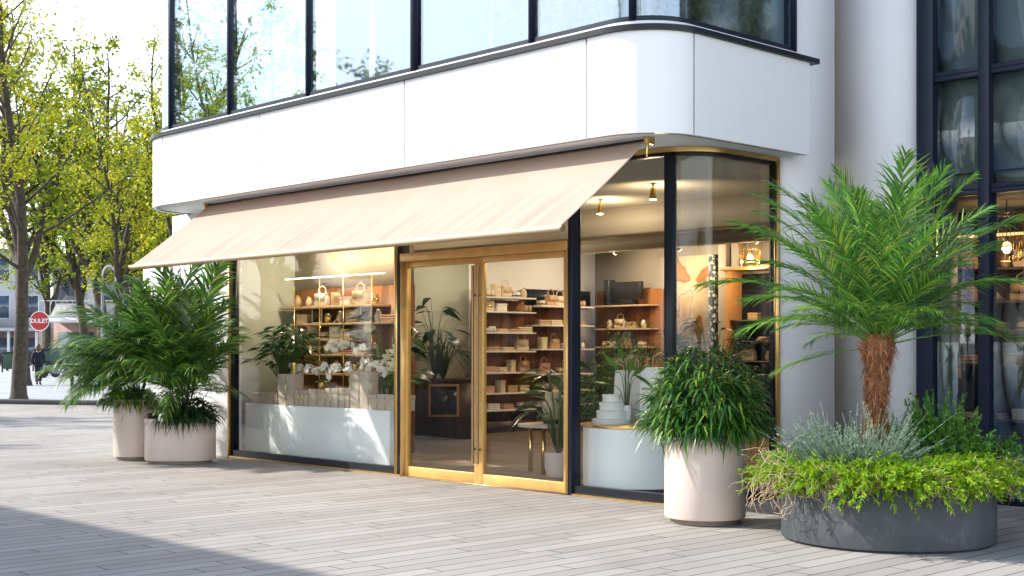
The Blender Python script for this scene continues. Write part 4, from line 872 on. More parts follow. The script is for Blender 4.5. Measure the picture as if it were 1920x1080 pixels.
# ---------------------------------------------------------------- people
def skin_mesh(name, verts, edges, radii, mat, parent, root=0, sub=1):
    me = bpy.data.meshes.new(name); me.from_pydata(verts, edges, []); o = bpy.data.objects.new(name, me); C.objects.link(o)
    md = o.modifiers.new('skin', 'SKIN'); md.use_smooth_shade = True
    for i, r in enumerate(radii): me.skin_vertices[0].data[i].radius = (r, r) if not hasattr(r, '__len__') else r
    me.skin_vertices[0].data[root].use_root = True
    sb = o.modifiers.new('sub', 'SUBSURF'); sb.levels = sub; sb.render_levels = sub
    bpy.context.view_layer.update(); ev = bpy.data.meshes.new_from_object(o.evaluated_get(bpy.context.evaluated_depsgraph_get())); bpy.data.objects.remove(o)
    ev.materials.clear(); ev.materials.append(mat)
    for p in ev.polygons: p.use_smooth = True
    o = bpy.data.objects.new(name, ev); C.objects.link(o); o.parent = parent; return o
def person(loc, rz, label, hair, coat, trous, stride=.22, bag=False, group=None, sc=1.0):
    t = empty('person', loc, rz); t.scale = (sc,) * 3           # faces +Y locally
    s = stride
    hipL, hipR = (-.09, 0, .90), (.09, 0, .90); knL, knR = (-.09, s * .55 + .04, .50), (.09, -s * .3 + .03, .49); anL, anR = (-.09, s * .95, .09), (.09, -s * 1.1, .14)
    toL, toR = (-.10, s * .95 + .17, .035), (.10, -s * 1.1 + .13, .035)
    V = [(0, 0, .95), (0, 0, 1.12), (0, -.01, 1.32), (0, 0, 1.46), (0, .01, 1.53), (0, .02, 1.60), (0, .01, 1.70)]
    Rr = [(.13, .10), (.12, .09), (.15, .10), (.06, .06), (.055, .055), (.082, .092), (.06, .07)]; E = [(i, i + 1) for i in range(6)]
    def add(ch, rad, par):
        p = par
        for v, r in zip(ch, rad): V.append(v); Rr.append(r); E.append((p, len(V) - 1)); p = len(V) - 1
        return p
    add([hipL, knL, anL, toL], [.085, .058, .04, .03], 0); add([hipR, knR, anR, toR], [.085, .058, .04, .03], 0)
    for sx, sw in ((-1, -.5), (1, .5)):
        h = add([(sx * .18, 0, 1.40), (sx * .22, -.03 + sw * .15, 1.13), (sx * .23, sw * .42 * s + .03, .90), (sx * .23, sw * .5 * s + .05, .84)], [.055, .042, .028, (.035, .018)], 2)
        bx, by, bz = V[h]
        for j, (dy, l) in enumerate(((-.028, .065), (-.010, .08), (.010, .075), (.027, .055))):
            add([(bx, by + dy, bz - .035), (bx - sx * .012, by + dy + .004, bz - .035 - l)], [.0085, .007], h)
        add([(bx - sx * .01, by + .045, bz + .005), (bx - sx * .02, by + .06, bz - .03)], [.010, .008], h)
    skin_mesh('body', V, E, Rr, M_skin, t)
    skin_mesh('trousers', [(0, 0, .98), hipL, knL, (anL[0], anL[1], .10), hipR, knR, (anR[0], anR[1], .15)], [(0, 1), (1, 2), (2, 3), (0, 4), (4, 5), (5, 6)], [(.15, .115), .105, .085, .085, .105, .085, .085], trous, t)
    jv = [(0, 0, .84), (0, 0, 1.02), (0, -.01, 1.22), (0, -.01, 1.38), (0, 0, 1.47)]; jr = [(.20, .155), (.185, .14), (.19, .135), (.175, .12), (.075, .075)]; je = [(0, 1), (1, 2), (2, 3), (3, 4)]
    for sx, sw in ((-1, -.5), (1, .5)):
        k = len(jv); jv += [(sx * .19, 0, 1.39), (sx * .235, -.03 + sw * .15, 1.13), (sx * .24, sw * .42 * s + .03, .90)]; jr += [.075, .066, .055]; je += [(3, k), (k, k + 1), (k + 1, k + 2)]
    skin_mesh('jacket', jv, je, jr, coat, t)
    m = MB(); prof = [(.02, .0), (.075, .02), (.105, .09), (.112, .17), (.105, .24), (.07, .30), (.02, .325)]
    m.lathe(prof, (0, -.015, 1.445), 18, 1, 1.08); m.v = [(x * (1 if z > 1.6 else .95), y - (.035 if y > .02 and z < 1.68 else 0) - (.03 if y > .02 and z < 1.62 else 0), z) for x, y, z in m.v]
    o = m.build('hair', hair, None, smooth='all'); o.parent = t
    m = MB()
    for sx in (-1, 1): m.lathe([(.001, -.009), (.008, -.004), (.008, .004), (.001, .009)], (sx * .03, .108, 1.635), 8)
    m.lathe([(.004, -.02), (.014, -.015), (.008, .015), (.002, .025)], (0, .112, 1.60), 8); m.box(-.022, .022, .098, .106, 1.555, 1.565); o = m.build('face', M_skin, None, smooth=True); o.parent = t
    for (a, b) in ((anL, toL), (anR, toR)):
        o = skin_mesh('shoe', [(a[0], a[1] - .05, a[2] - .04), (a[0], a[1], a[2] - .02), (b[0], b[1], b[2] + .0), (b[0], b[1] + .07, b[2])], [(0, 1), (1, 2), (2, 3)], [.042, .05, .042, .032], M_clothb, t)
    if bag:
        m = MB(); m.loft(lambda i: [(-.07 + i, -.17 + i), (.07 - i, -.17 + i), (.07 - i, .17 - i), (-.07 + i, .17 - i)], [(.01, 0), (0, .05), (.0, .25), (.02, .3)], (.33, .0, .78)); o = m.build('bag', M_clothb, None, bevel=.02); o.parent = t
        m = MB(); m.tube([(.33, -.12, 1.06), (.28, -.05, 1.3), (.2, 0, 1.47), (.28, .05, 1.3), (.33, .12, 1.06)], .012, 6); o = m.build('strap', M_clothb, None); o.parent = t
    return tag(t, label, 'person', group)
p = along(72, 57); person((p.x, p.y, 0), R_(46.5 + 12), 'person in dark jacket and trousers with long brown hair, walking away across the square', M_hair, M_clothd, M_trous)
person((-17.3, -10.0, 0), R_(150), 'person in black with a shoulder bag, mirrored in the tall navy-framed glass', M_hairk, M_clothb, M_clothb, .34, True)
# ---------------------------------------------------------------- inside the shop: lamps
def spot(loc, power, label, aim=(0, 0, -1), col=(1, .78, .53)):
    t = empty('track_spotlight', loc); tag(t, label, 'spotlight', 'ceiling spotlights in the shop')
    a = Vector(aim).normalized(); L = Vector(loc)
    m = MB(); m.tube([L + Vector((0, 0, .0)), L + Vector((0, 0, -.10))], .012, 8); m.build('stem', M_gold2, t)
    m = MB(); c = L + Vector((0, 0, -.12)); m.tube([c - a * .06, c + a * .07], [.035, .045], 14); m.build('body', M_gold2, t, smooth=True)
    m = MB(); m.tube([c + a * .071, c + a * .078], .04, 14); m.build('lens', M_lens, t)
    l = bpy.data.lights.new('spot_light', 'POINT'); l.energy = power; l.color = col; l.shadow_soft_size = .06
    o = bpy.data.objects.new('spot_light', l); C.objects.link(o); o.parent = t; o.location = Vector((0, 0, -.12)) + a * .16
LP = .60
for x, y, pw, lb, aim in ((-17.2, 11.85, 66, 'over the shelves behind the display window, left one', (-.1, .5, -.8)), (-15.9, 11.75, 66, 'over the shelves behind the display window, right one', (.1, .5, -.8)),
                      (-17.4, 15.9, 40, 'over the tall plants seen through the left door leaf', (-.4, .2, -.8)), (-17.2, 17.4, 60, 'over the left bay of door-side shelves', (-.7, 0, -.6)), (-17.0, 18.9, 60, 'over the right bay of door-side shelves', (-.7, 0, -.6)),
                      (-12.0, 13.0, 36, 'over the round table behind the right door leaf', (0, 0, -1)), (-15.6, 19.0, 46, 'above the wall art at the back', (-.2, .9, -.6)), (-13.6, 18.6, 40, 'above the dark cabinet at the back', (0, .9, -.6)), (-10.4, 12.2, 32, 'just inside the curved window', (0, 0, -1))):
    spot((x, y, 3.57), pw * LP, 'small brass ceiling spotlight ' + lb, aim)
m = MB(); m.box(-18.2, -15.6, 12.19, 12.21, 2.70, 2.717); tag(m.build('linear_light', M_led, None, loc=(-17, 12.2, 2.7)), 'thin white linear light hanging above the shelves behind the display window', 'light')
def pendant(loc, label, power, drop):
    t = empty('pendant_lamp', loc); tag(t, label, 'lamp'); L = Vector(loc)
    m = MB(); m.tube([L, L - Vector((0, 0, drop))], .006, 6); m.build('cord', M_black, t)
    m = MB(); m.lathe([(.02, .06), (.035, .02), (.03, 0)], tuple(L - Vector((0, 0, drop + .06))), 12); m.build('socket', M_gold2, t, smooth=True)
    m = MB(); m.lathe([(.005, .0), (.045, -.03), (.055, -.08), (.035, -.13), (.005, -.14)], tuple(L - Vector((0, 0, drop + .06))), 14); m.build('bulb', M_bulb, t, smooth=True)
    m = MB(); z0 = loc[2] - drop + .25; z1 = loc[2] - drop - .28
    for k in range(28):
        a = k * 6.2832 / 28; m.tube([(loc[0] + .22 * math.cos(a), loc[1] + .22 * math.sin(a), z0), (loc[0] + .16 * math.cos(a), loc[1] + .16 * math.sin(a), z1)], .004, 4)
    for r, z in ((.22, z0), (.16, z1)): m.tube([(loc[0] + r * math.cos(a), loc[1] + r * math.sin(a), z) for a in np.linspace(0, 6.2832, 25)], .006, 5)
    m.build('cage_shade', M_gold2, t)
    l = bpy.data.lights.new('bulb_light', 'POINT'); l.energy = power; l.color = (1, .66, .36); l.shadow_soft_size = .05
    o = bpy.data.objects.new('bulb_light', l); C.objects.link(o); o.parent = t; o.location = (0, 0, -drop - .32)
pendant((-14.2, 19.3, 3.57), 'hanging pendant lamp with wire cage shade above the dark cabinet', 20, .25)
pendant((-7.15, 14.6, 3.3), 'glowing pendant lamp inside the navy-framed neighbouring shop', 5, .42)

# ---------------------------------------------------------------- walls, shelving
t = empty('shelf_wall', (-17, 12.7, 0)); tag(t, 'walnut shelf wall with four long shelves behind the display window', 'shelving')
m = MB(); m.box(-18.54, -15.55, 12.60, 12.74, .023, 2.55); m.build('back_panel', M_wood, t)
m = MB(); m.box(-18.54, -15.55, 12.62, 12.72, 2.551, 3.198); m.build('upper_panel', M_cream, t)
U1 = [2.26, 1.99, 1.74, 1.50, 1.20, .85]
for z, x0, x1 in zip(U1, (-18.5, -18.2, -18.0, -17.9, -18.3, -18.3), (-15.95, -15.56, -16.6, -15.9, -15.6, -15.6)):
    m = MB(); m.box(x0, x1, 12.28, 12.599, z - .035, z); m.build('shelf', M_shelf, t, bevel=.004)
for x in (-18.05, -17.35, -16.72, -16.0):
    m = MB(); m.tube([(x, 12.27, .023), (x, 12.27, 2.695)], .010, 8); m.build('brass_rod', M_gold2, t)
def wall_bay(y0, y1, depth, heights, label, top, black=False):
    t = empty('shelf_bay', (-18.4, (y0 + y1) / 2, 0)); tag(t, label, 'shelving')
    m = MB(); m.box(-18.555, -18.47, y0, y1, .023, top); m.build('back_panel', M_wood, t)
    if black: m = MB(); m.box(-18.555, -18.50, y0, y1 + .4, top + .001, top + .32); m.build('black_panel', M_tv, t)
    for z in heights: m = MB(); m.box(-18.469, -18.47 + depth, y0, y1, z - .03, z); m.build('shelf', M_goods, t, bevel=.004)
    m = MB(); m.box(-18.469, -18.47 + depth + .03, y0, y1, .023, .22); m.build('plinth', M_woodd, t)
UA = [2.55, 2.28, 1.89, 1.54, 1.14, .755, .44]; UB = [2.41, 2.04, 1.58, 1.1, .78, .50]
wall_bay(16.55, 17.85, .34, UA, 'tall walnut shelf bay on the side wall, left one seen through the doors', 2.5)
wall_bay(17.87, 19.35, .46, UB, 'walnut shelf bay with black header on the side wall, right one seen through the doors', 2.42, True)
t = empty('back_shelf', (-17.3, 19.8, 0)); tag(t, 'walnut panelled back wall unit with shelves seen through the curved window', 'shelving')
m = MB(); m.box(-18.46, -16.75, 19.90, 19.998, .023, 2.75); m.build('back_panel', M_wood, t)
UC = [2.44, 1.98, 1.62, 1.26, .9]
for z in UC: m = MB(); m.box(-18.2, -16.8, 19.55, 19.899, z - .03, z); m.build('shelf', M_shelf, t, bevel=.004)
m = MB(); m.box(-18.0, -17.86, 19.6, 19.8, 2.441, 2.95); m.box(-17.859, -17.1, 19.68, 19.78, 2.55, 2.9); m.box(-17.6, -17.3, 19.62, 19.84, 2.441, 2.549)
tag(m.build('speaker_unit', M_tv, None, bevel=.01, loc=(-17.6, 19.7, 2.44)), 'black screen and speaker set on the top shelf of the back wall unit', 'screen')
# art, terrazzo strip, pilasters, cabinet
t = empty('wall_art', (-16, 19.95, 2.8)); tag(t, 'large abstract cream and orange panel lit on the back wall', 'picture')
def artmat():
    m, nt, N, L, P = base_mat('abstract_print'); v = coords(N, L, (1.6, 1, 1.2)); n = tex_noise(N, L, v, 1.1, 2, .4)
    L.new(ramp(N, L, n, [(.40, (.62, .24, .05)), (.44, (.30, .12, .03)), (.46, (.66, .50, .32)), (.60, (.72, .58, .40)), (.61, (.25, .14, .05)), (.62, (.70, .55, .36)), (.75, (.62, .30, .08))]), P.inputs['Base Color']); P.inputs['Roughness'].default_value = .7; return m
m = MB(); m.box(-16.5, -15.62, 19.93, 19.998, 1.7, 3.35); m.build('panel', artmat(), t)
m = MB(); m.box(-16.54, -16.501, 19.91, 19.998, 1.66, 3.39); m.build('frame', M_oak, t)
def pebmat():
    m, nt, N, L, P = base_mat('pebble_mosaic'); v = coords(N, L); vo = N.new('ShaderNodeTexVoronoi'); vo.inputs['Scale'].default_value = 14; L.new(v, vo.inputs[0])
    c = ramp(N, L, vo.outputs['Distance'], [(.32, (.55, .58, .48)), (.5, (.02, .03, .03))]); L.new(c, P.inputs['Base Color']); return m
M_peb = pebmat()
for x, y, w in ((-15.52, 19.9, 'right of the wall art at the back'),):
    m = MB(); m.box(x - .08, x + .08, y, y + .098, .3, 3.35); tag(m.build('mosaic_strip', M_peb, None, bevel=.006, loc=(x, y, .3)), 'narrow black and white pebble mosaic strip ' + w, 'wall panel')
for x in (-15.22, -14.98): m = MB(); m.box(x - .09, x + .09, 19.82 if x < -15.1 else 19.9, 19.999, .023, 3.56); m.build('pilaster', M_cream, bld, bevel=.006)
t = empty('cabinet', (-14.2, 19.7, 0)); tag(t, 'dark display cabinet with oak frame at the back, seen through the side window', 'cabinet')
m = MB(); m.box(-14.85, -13.3, 19.93, 19.99, .05, 2.95); m.build('back_panel', M_navy, t)
m = MB(); m.box(-14.92, -14.851, 19.5, 19.99, .03, 3.0); m.box(-13.299, -13.23, 19.5, 19.99, .03, 3.0); m.box(-14.99, -13.18, 19.46, 19.99, 3.001, 3.07); m.build('frame', M_oak, t, bevel=.006)
UD = [2.1, 1.72, 1.36, .9, .5]
for z in UD: m = MB(); m.box(-14.85, -13.3, 19.56, 19.929, z - .025, z); m.build('shelf', M_woodd, t)

# ---------------------------------------------------------------- display plinths and furniture
m = MB(); m.box(-17.05, -13.60, 10.72, 11.06, .024, .78); tag(m.build('display_plinth', M_steelw, None, bevel=.006, loc=(-15.3, 10.9, 0)), 'long low white display plinth in the left shop window', 'plinth')
t = empty('drum_plinth', (-9.78, 11.20, .023)); tag(t, 'round white drum plinth with bronze top in the curved window', 'plinth')
m = MB(); m.lathe([(.60, .06), (.60, .70)], (-9.78, 11.20, .023), 64); m.build('body', M_steelw, t, smooth=True)
m = MB(); m.lathe([(.57, .0), (.57, .059)], (-9.78, 11.20, .024), 48); m.build('base', M_black, t, smooth=True)
m = MB(); m.lathe([(.605, .0), (.615, .008), (.615, .03), (.60, .036)], (-9.78, 11.20, .724), 64); m.build('top', M_gold, t, smooth=True)
DT = .76
t = empty('tiered_boxes', (-9.98, 11.0, DT)); tag(t, 'stack of four white round boxes on the drum plinth', 'box stack')
for r, z0, h in ((.21, 0, .05), (.165, .052, .09), (.135, .144, .09), (.10, .236, .085)):
    m = MB(); m.lathe([(r, 0), (r, h - .03)], (-9.98, 11.0, DT + z0), 32); m.build('box', M_goods, t, smooth=True)
    m = MB(); m.lathe([(r + .006, 0), (r + .006, .026), (r, .029)], (-9.98, 11.0, DT + z0 + h - .0295), 32); m.build('lid', M_goods, t, smooth=True)
def big_bag(loc, w, d, h, rz, label, ribbon):
    t = empty('paper_bag', loc, rz); tag(t, label, 'bag', 'white paper bags on the drum plinth')
    def P(mb, nm, mat, **k): o = mb.build(nm, mat, None, **k); o.parent = t
    m = MB(); m.loft(lambda i: [(-w / 2 + i, -d / 2 + i), (w / 2 - i, -d / 2 + i), (w / 2 - i, d / 2 - i), (-w / 2 + i, d / 2 - i)], [(0, 0), (-.003, h * .5), (.012, h)], (0, 0, 0)); P(m, 'body', M_goods, bevel=.004)
    for s in (-1, 1):
        m = MB(); m.tube([(-w * .22, s * d * .3, h - .02), (-w * .18, s * d * .3, h + .12), (0, s * d * .3, h + .17), (w * .18, s * d * .3, h + .12), (w * .22, s * d * .3, h - .02)], .006, 6); P(m, 'handle', M_shelf)
    if ribbon: m = MB(); m.box(-.012, .012, -d / 2 - .008, -d / 2 - .0045, 0, h - .01); m.box(-w / 2 + .02, -.0125, -d / 2 - .008, -d / 2 - .0045, h * .6, h * .6 + .025); P(m, 'ribbon', M_shelf)
big_bag((-9.62, 11.42, DT), .46, .2, .62, R_(40), 'big white paper bag with ribbon beside the leafy vase on the drum plinth', True)
big_bag((-10.08, 11.44, DT), .36, .16, .58, R_(23), 'white paper bag behind the stacked round boxes', False)
# round stone table with brass legs and stacked vase
t = empty('side_table', (-11.85, 11.95, .023)); tag(t, 'low round stone-topped table with brass legs behind the right door leaf', 'table')
m = MB(); m.lathe([(.42, 0), (.44, .006), (.44, .034), (.43, .04)], (-11.85, 11.95, .60), 40); m.build('top', M_pot, t, smooth=True)
for k in range(4):
    a = k * 1.5708 + .4; x, y = -11.85 + .3 * math.cos(a), 11.95 + .3 * math.sin(a)
    m = MB(); m.box(x - .02, x + .02, y - .02, y + .02, .023, .599); m.build('leg', M_gold2, t)
t = empty('ridged_vase', (-11.85, 11.95, .64)); tag(t, 'ridged beige stacked ceramic vase on the round stone table', 'vase')
prof = []
for k in range(40):
    z = k / 39 * .40; seg = (z * 10) % 1; r = (.11 if z < .15 else .125 if z < .27 else .095) * (.9 + .14 * math.sin(math.pi * ((z / .135) % 1))) * (1 + .03 * math.sin(k * 2.4)); prof.append((r, z))
m = MB(); m.lathe(prof, (-11.85, 11.95, .64), 28); m.build('body', M_cutcream, t, smooth='all'); m = MB(); m.lathe([(.112, .0), (.118, .012), (.118, .05), (.11, .06)], (-11.85, 11.95, .641), 24); m.build('base_band', M_navy, t)
# fluted dark counter with a framed mirror
t = empty('counter', (-17.75, 15.2, .023)); tag(t, 'curved dark fluted wood counter with a framed mirror, seen through the left door leaf', 'counter')
m = MB(); pts = [((.62 + .012 * (k % 2)) * math.cos(k * 6.2832 / 120), (.62 + .012 * (k % 2)) * math.sin(k * 6.2832 / 120)) for k in range(120)]
m.prism([(-17.75 + x, 15.2 + y) for x, y in pts], .024, 1.02); m.build('body', M_woodd, t)
m = MB(); m.lathe([(.64, 0), (.65, .01), (.65, .035), (.64, .04)], (-17.75, 15.2, 1.021), 48); m.build('top', M_woodd, t, smooth=True)
dx, dy = .755, -.656; bx, by = -17.75 + dx * .66, 15.2 + dy * .66; sx, sy = .656, .755
def quad_box(c, su, h0, h1, th): 
    return [(c[0] + sx * su * a + dx * th * b, c[1] + sy * su * a + dy * th * b) for a, b in ((-1, 0), (1, 0), (1, 1), (-1, 1))], h0, h1
p_, a_, b_ = quad_box((bx, by), .26, .45, 1.0, .03); m = MB(); m.prism(p_, .42, .98); m.build('mirror_frame', M_oak, t, bevel=.004)
p_, a_, b_ = quad_box((bx + dx * .031, by + dy * .031), .22, .45, 1.0, .006); m = MB(); m.prism(p_, .46, .94); m.build('mirror', M_pic, t)

# ---------------------------------------------------------------- goods
def mk(name): return empty(name)
def handbag(mat):
    def f():
        t = mk('handbag'); m = MB(); m.loft(lambda i: [(-.13 + i, -.05 + i * .8), (.13 - i, -.05 + i * .8), (.13 - i, .05 - i * .8), (-.13 + i, .05 - i * .8)], [(.006, 0), (-.004, .05), (.012, .15), (.03, .185)], (0, 0, 0)); m.build('body', mat, t, bevel=.014)
        m = MB(); m.add([(-.115, -.052, .185), (.115, -.052, .185), (.10, -.064, .09), (-.10, -.064, .09), (-.115, .03, .193), (.115, .03, .193)], [(0, 1, 2, 3), (4, 5, 1, 0)]); o = m.build('flap', mat, t); md = o.modifiers.new('s', 'SOLIDIFY'); md.thickness = .008
        m = MB(); m.tube([(-.08, 0, .18), (-.07, 0, .27), (0, 0, .31), (.07, 0, .27), (.08, 0, .18)], .009, 7); m.build('handle', mat, t, smooth=True)
        m = MB(); m.box(-.016, .016, -.072, -.064, .085, .11); m.build('clasp', M_gold2, t, bevel=.003); return t
    return f
def folded(mat, n=3):
    def f():
        t = mk('folded_clothes'); rg = random.Random(n)
        for k in range(n):
            w = .14 + rg.uniform(-.012, .012); d = .11 + rg.uniform(-.01, .01); z = k * .034
            m = MB(); m.box(-w, w, -d, d, z, z + .031); m.build('garment', mat, t, bevel=.013)
        return t
    return f
def hat(mat):
    def f():
        t = mk('hat'); m = MB(); m.lathe([(.155, .004), (.16, .012), (.10, .018), (.092, .07), (.075, .105), (.02, .11), (.001, .10)], (0, 0, 0), 26); m.build('felt', mat, t, smooth='all')
        m = MB(); m.lathe([(.101, .02), (.097, .045)], (0, 0, 0), 26, caps=False); m.build('band', M_pic, t); return t
    return f
def shoe(mat):
    def f():
        t = mk('shoes')
        for s in (-1, 1):
            m = MB(); n = 12; secs = [(-.12, .028, .10), (-.10, .034, .115), (-.05, .032, .09), (0, .033, .065), (.06, .040, .048), (.10, .036, .036), (.13, .015, .02)]
            vs = []; 
            for y, w, h in secs: vs += [(s * .055 + w * math.cos(a), y, max(0, h * .5 + h * .5 * math.sin(a)) + .006) for a in np.linspace(0, 6.2832, n, endpoint=False)]
            fs = [(i * n + k, i * n + (k + 1) % n, (i + 1) * n + (k + 1) % n, (i + 1) * n + k) for i in range(len(secs) - 1) for k in range(n)] + [tuple(range(n))[::-1], tuple(range((len(secs) - 1) * n, len(secs) * n))]
            m.add(vs, fs); sh = m.build('shoe', mat, t, smooth='all'); m = MB(); m.box(s * .055 - .03, s * .055 + .03, -.12, .12, 0, .006); m.build('sole', M_pic, sh)
        return t
    return f
def jar(mat, prof):
    def f():
        t = mk('jar'); m = MB(); m.lathe(prof, (0, 0, 0), 22); m.build('body', mat, t, smooth='all'); r, z = prof[-1]; m = MB(); m.lathe([(r + .004, 0), (r + .004, .018), (r * .5, .026)], (0, 0, z + .001), 18); m.build('lid', M_gold2, t, smooth=True); return t
    return f
def lidbox(mat, w, d, h, trim=None):
    def f():
        t = mk('gift_box'); m = MB(); m.box(-w / 2, w / 2, -d / 2, d / 2, 0, h * .72); m.build('body', mat, t, bevel=.003)
        m = MB(); m.box(-w / 2 - .004, w / 2 + .004, -d / 2 - .004, d / 2 + .004, h * .7201, h); m.build('lid', mat, t, bevel=.003)
        if trim: m = MB(); m.box(-w / 2 - .0065, -w / 2 + .004, -d / 2 - .0065, -d / 2 + .0, 0, h - .002); m.build('edge_trim', trim, t)
        return t
    return f
def photoframe():
    t = mk('picture_frame'); m = MB(); w, h, b = .12, .27, .018
    for x0, x1, z0, z1 in ((-w, w, 0, b), (-w, w, h - b, h), (-w, -w + b, b + .0005, h - b - .0005), (w - b, w, b + .0005, h - b - .0005)): m.box(x0, x1, -.01, .01, z0, z1)
    m.build('frame', M_goods, t); m = MB(); m.box(-w + b, w - b, -.004, .006, b, h - b); m.build('print', M_pic, t); return t
def books(n):
    def f():
        t = mk('books'); rg = random.Random(n); x = 0
        for k in range(n):
            w = rg.uniform(.02, .035); h = rg.uniform(.17, .23); m = MB(); m.box(x, x + w - .001, -.07, .07, 0, h); m.build('book', (M_cutcream, M_cuttan, M_goods, M_cutpink)[(k + n) % 4], t, bevel=.003); x += w
        return t
    return f
PR = {}
for cn, mt in (('cream', M_cutcream), ('tan', M_cuttan), ('blush', M_cutpink), ('white', M_goods)):
    PR[cn + ' handbag'] = Proto(handbag(mt)); PR[cn + ' folded clothes'] = Proto(folded(mt, 3)); PR[cn + ' low folded clothes'] = Proto(folded(mt, 2)); PR[cn + ' hat'] = Proto(hat(mt)); PR[cn + ' pair of shoes'] = Proto(shoe(mt))
    PR[cn + ' gift box'] = Proto(lidbox(mt, .2, .16, .13)); PR[cn + ' tall gift box'] = Proto(lidbox(mt, .13, .13, .22)); PR[cn + ' jar'] = Proto(jar(mt, [(.03, 0), (.055, .03), (.06, .09), (.035, .14), (.03, .16)]))
PR['gold jar'] = Proto(jar(M_gold2, [(.04, 0), (.06, .02), (.062, .09), (.05, .12)])); PR['framed dark print'] = Proto(photoframe); PR['row of books'] = Proto(books(5)); PR['small row of books'] = Proto(books(3))
ORD = ['top', 'second', 'third', 'fourth', 'fifth', 'sixth', 'lowest']
def stock(unit, axis, a0, a1, fixed, z, row, items, rz, group):
    n = len(items); seen = {}
    tot_ = {k: items.count(k) for k in items}
    for i, k in enumerate(items):
        if not k: continue
        a = a0 + (a1 - a0) * (i + .5) / n + random.uniform(-.015, .015); loc = (a, fixed, z + .001) if axis == 'x' else (fixed, a, z + .001)
        seen[k] = seen.get(k, 0) + 1; pos = ''
        if tot_[k] > 1: pos = (', left' if seen[k] == 1 else ', right' if seen[k] == tot_[k] else ', middle')
        art_ = k
        PR[k].put(loc, rz + random.uniform(-.25, .25), f'{art_} on the {row} shelf of {unit}{pos}', k.split()[-1].rstrip('s') if 'clothes' not in k else 'clothes', group, random.uniform(.95, 1.15))
G1 = 'goods on the shelves'
u = 'the wall behind the display window'
stock(u, 'x', -18.4, -16.0, 12.45, U1[0], 'top', ['tan jar', 'cream jar', 'white handbag', 'small row of books', 'white gift box', 'cream handbag', 'gold jar'], 0, G1)
stock(u, 'x', -18.15, -15.6, 12.45, U1[1], 'second', ['cream gift box', 'framed dark print', 'gold jar', 'cream jar', 'tan handbag', 'framed dark print', 'white jar', 'blush folded clothes'], 0, G1)
stock(u, 'x', -17.95, -16.65, 12.45, U1[2], 'third', ['cream tall gift box', 'cream hat', 'white handbag', 'cream gift box'], 0, G1)
stock(u, 'x', -17.85, -16.0, 12.45, U1[3], 'fourth', ['tan folded clothes', 'white jar', 'cream gift box', 'blush low folded clothes', 'cream folded clothes', 'cream jar'], 0, G1)
stock(u, 'x', -18.2, -15.65, 12.45, U1[4], 'fifth', ['cream gift box', 'tan handbag', 'cream jar', 'white folded clothes', 'tan gift box', 'cream handbag'], 0, G1)
stock(u, 'x', -18.2, -15.65, 12.45, U1[5], 'sixth', ['tan gift box', 'cream folded clothes', 'blush gift box', 'cream tall gift box', 'white gift box'], 0, G1)
u = 'the left door-side bay'
for row, z, it in zip(ORD, UA, (['cream pair of shoes', 'cream tall gift box', 'cream handbag', 'white hat', 'cream jar'], ['cream handbag', 'white gift box', None, 'tan pair of shoes'], ['white pair of shoes', 'cream low folded clothes', 'tan low folded clothes', 'cream folded clothes'], ['tan low folded clothes', 'cream low folded clothes', 'cream handbag'],
                            ['blush folded clothes', 'cream folded clothes', 'cream tall gift box', 'tan handbag'], ['blush gift box', 'cream tall gift box', 'tan gift box', 'cream gift box'], ['white folded clothes', 'blush folded clothes', 'white hat'])):
    stock(u, 'y', 16.6, 17.8, -18.30, z, row, it, R_(90), G1)
u = 'the right door-side bay'
for row, z, it in zip(ORD, UB, (['cream hat', 'tan handbag', 'cream handbag', 'tan tall gift box', 'tan pair of shoes'], ['tan folded clothes', 'cream folded clothes', 'tan low folded clothes', 'blush low folded clothes'], ['cream tall gift box', 'tan handbag', 'cream folded clothes', 'white pair of shoes'], ['blush handbag', 'tan hat', 'cream gift box'], ['white gift box', 'blush folded clothes', 'tan handbag', 'white jar'], ['white low folded clothes', 'blush gift box', 'cream gift box'])):
    stock(u, 'y', 17.95, 19.25, -18.24, z, row, it, R_(90), G1)
u = 'the back wall unit'
for row, z, it in zip(ORD[1:], UC[1:], (['cream jar', 'cream handbag', 'tan gift box', 'white jar'], ['cream folded clothes', 'tan handbag', 'cream hat'], ['tan hat', 'white gift box', 'cream tall gift box', 'blush handbag'], ['tan folded clothes', 'cream gift box', 'white folded clothes'])):
    stock(u, 'x', -18.1, -16.9, 19.72, z, row, it, 0, G1)
u = 'the dark cabinet'
for row, z, it in zip(ORD, UD, (['tan gift box', 'cream gift box'], [None, 'tan low folded clothes', None], ['cream handbag', 'blush jar', 'white jar'], ['tan gift box', 'cream low folded clothes'], ['cream handbag', 'tan handbag'])):
    stock(u, 'x', -14.75, -13.5, 19.74, z, row, it, 0, G1)
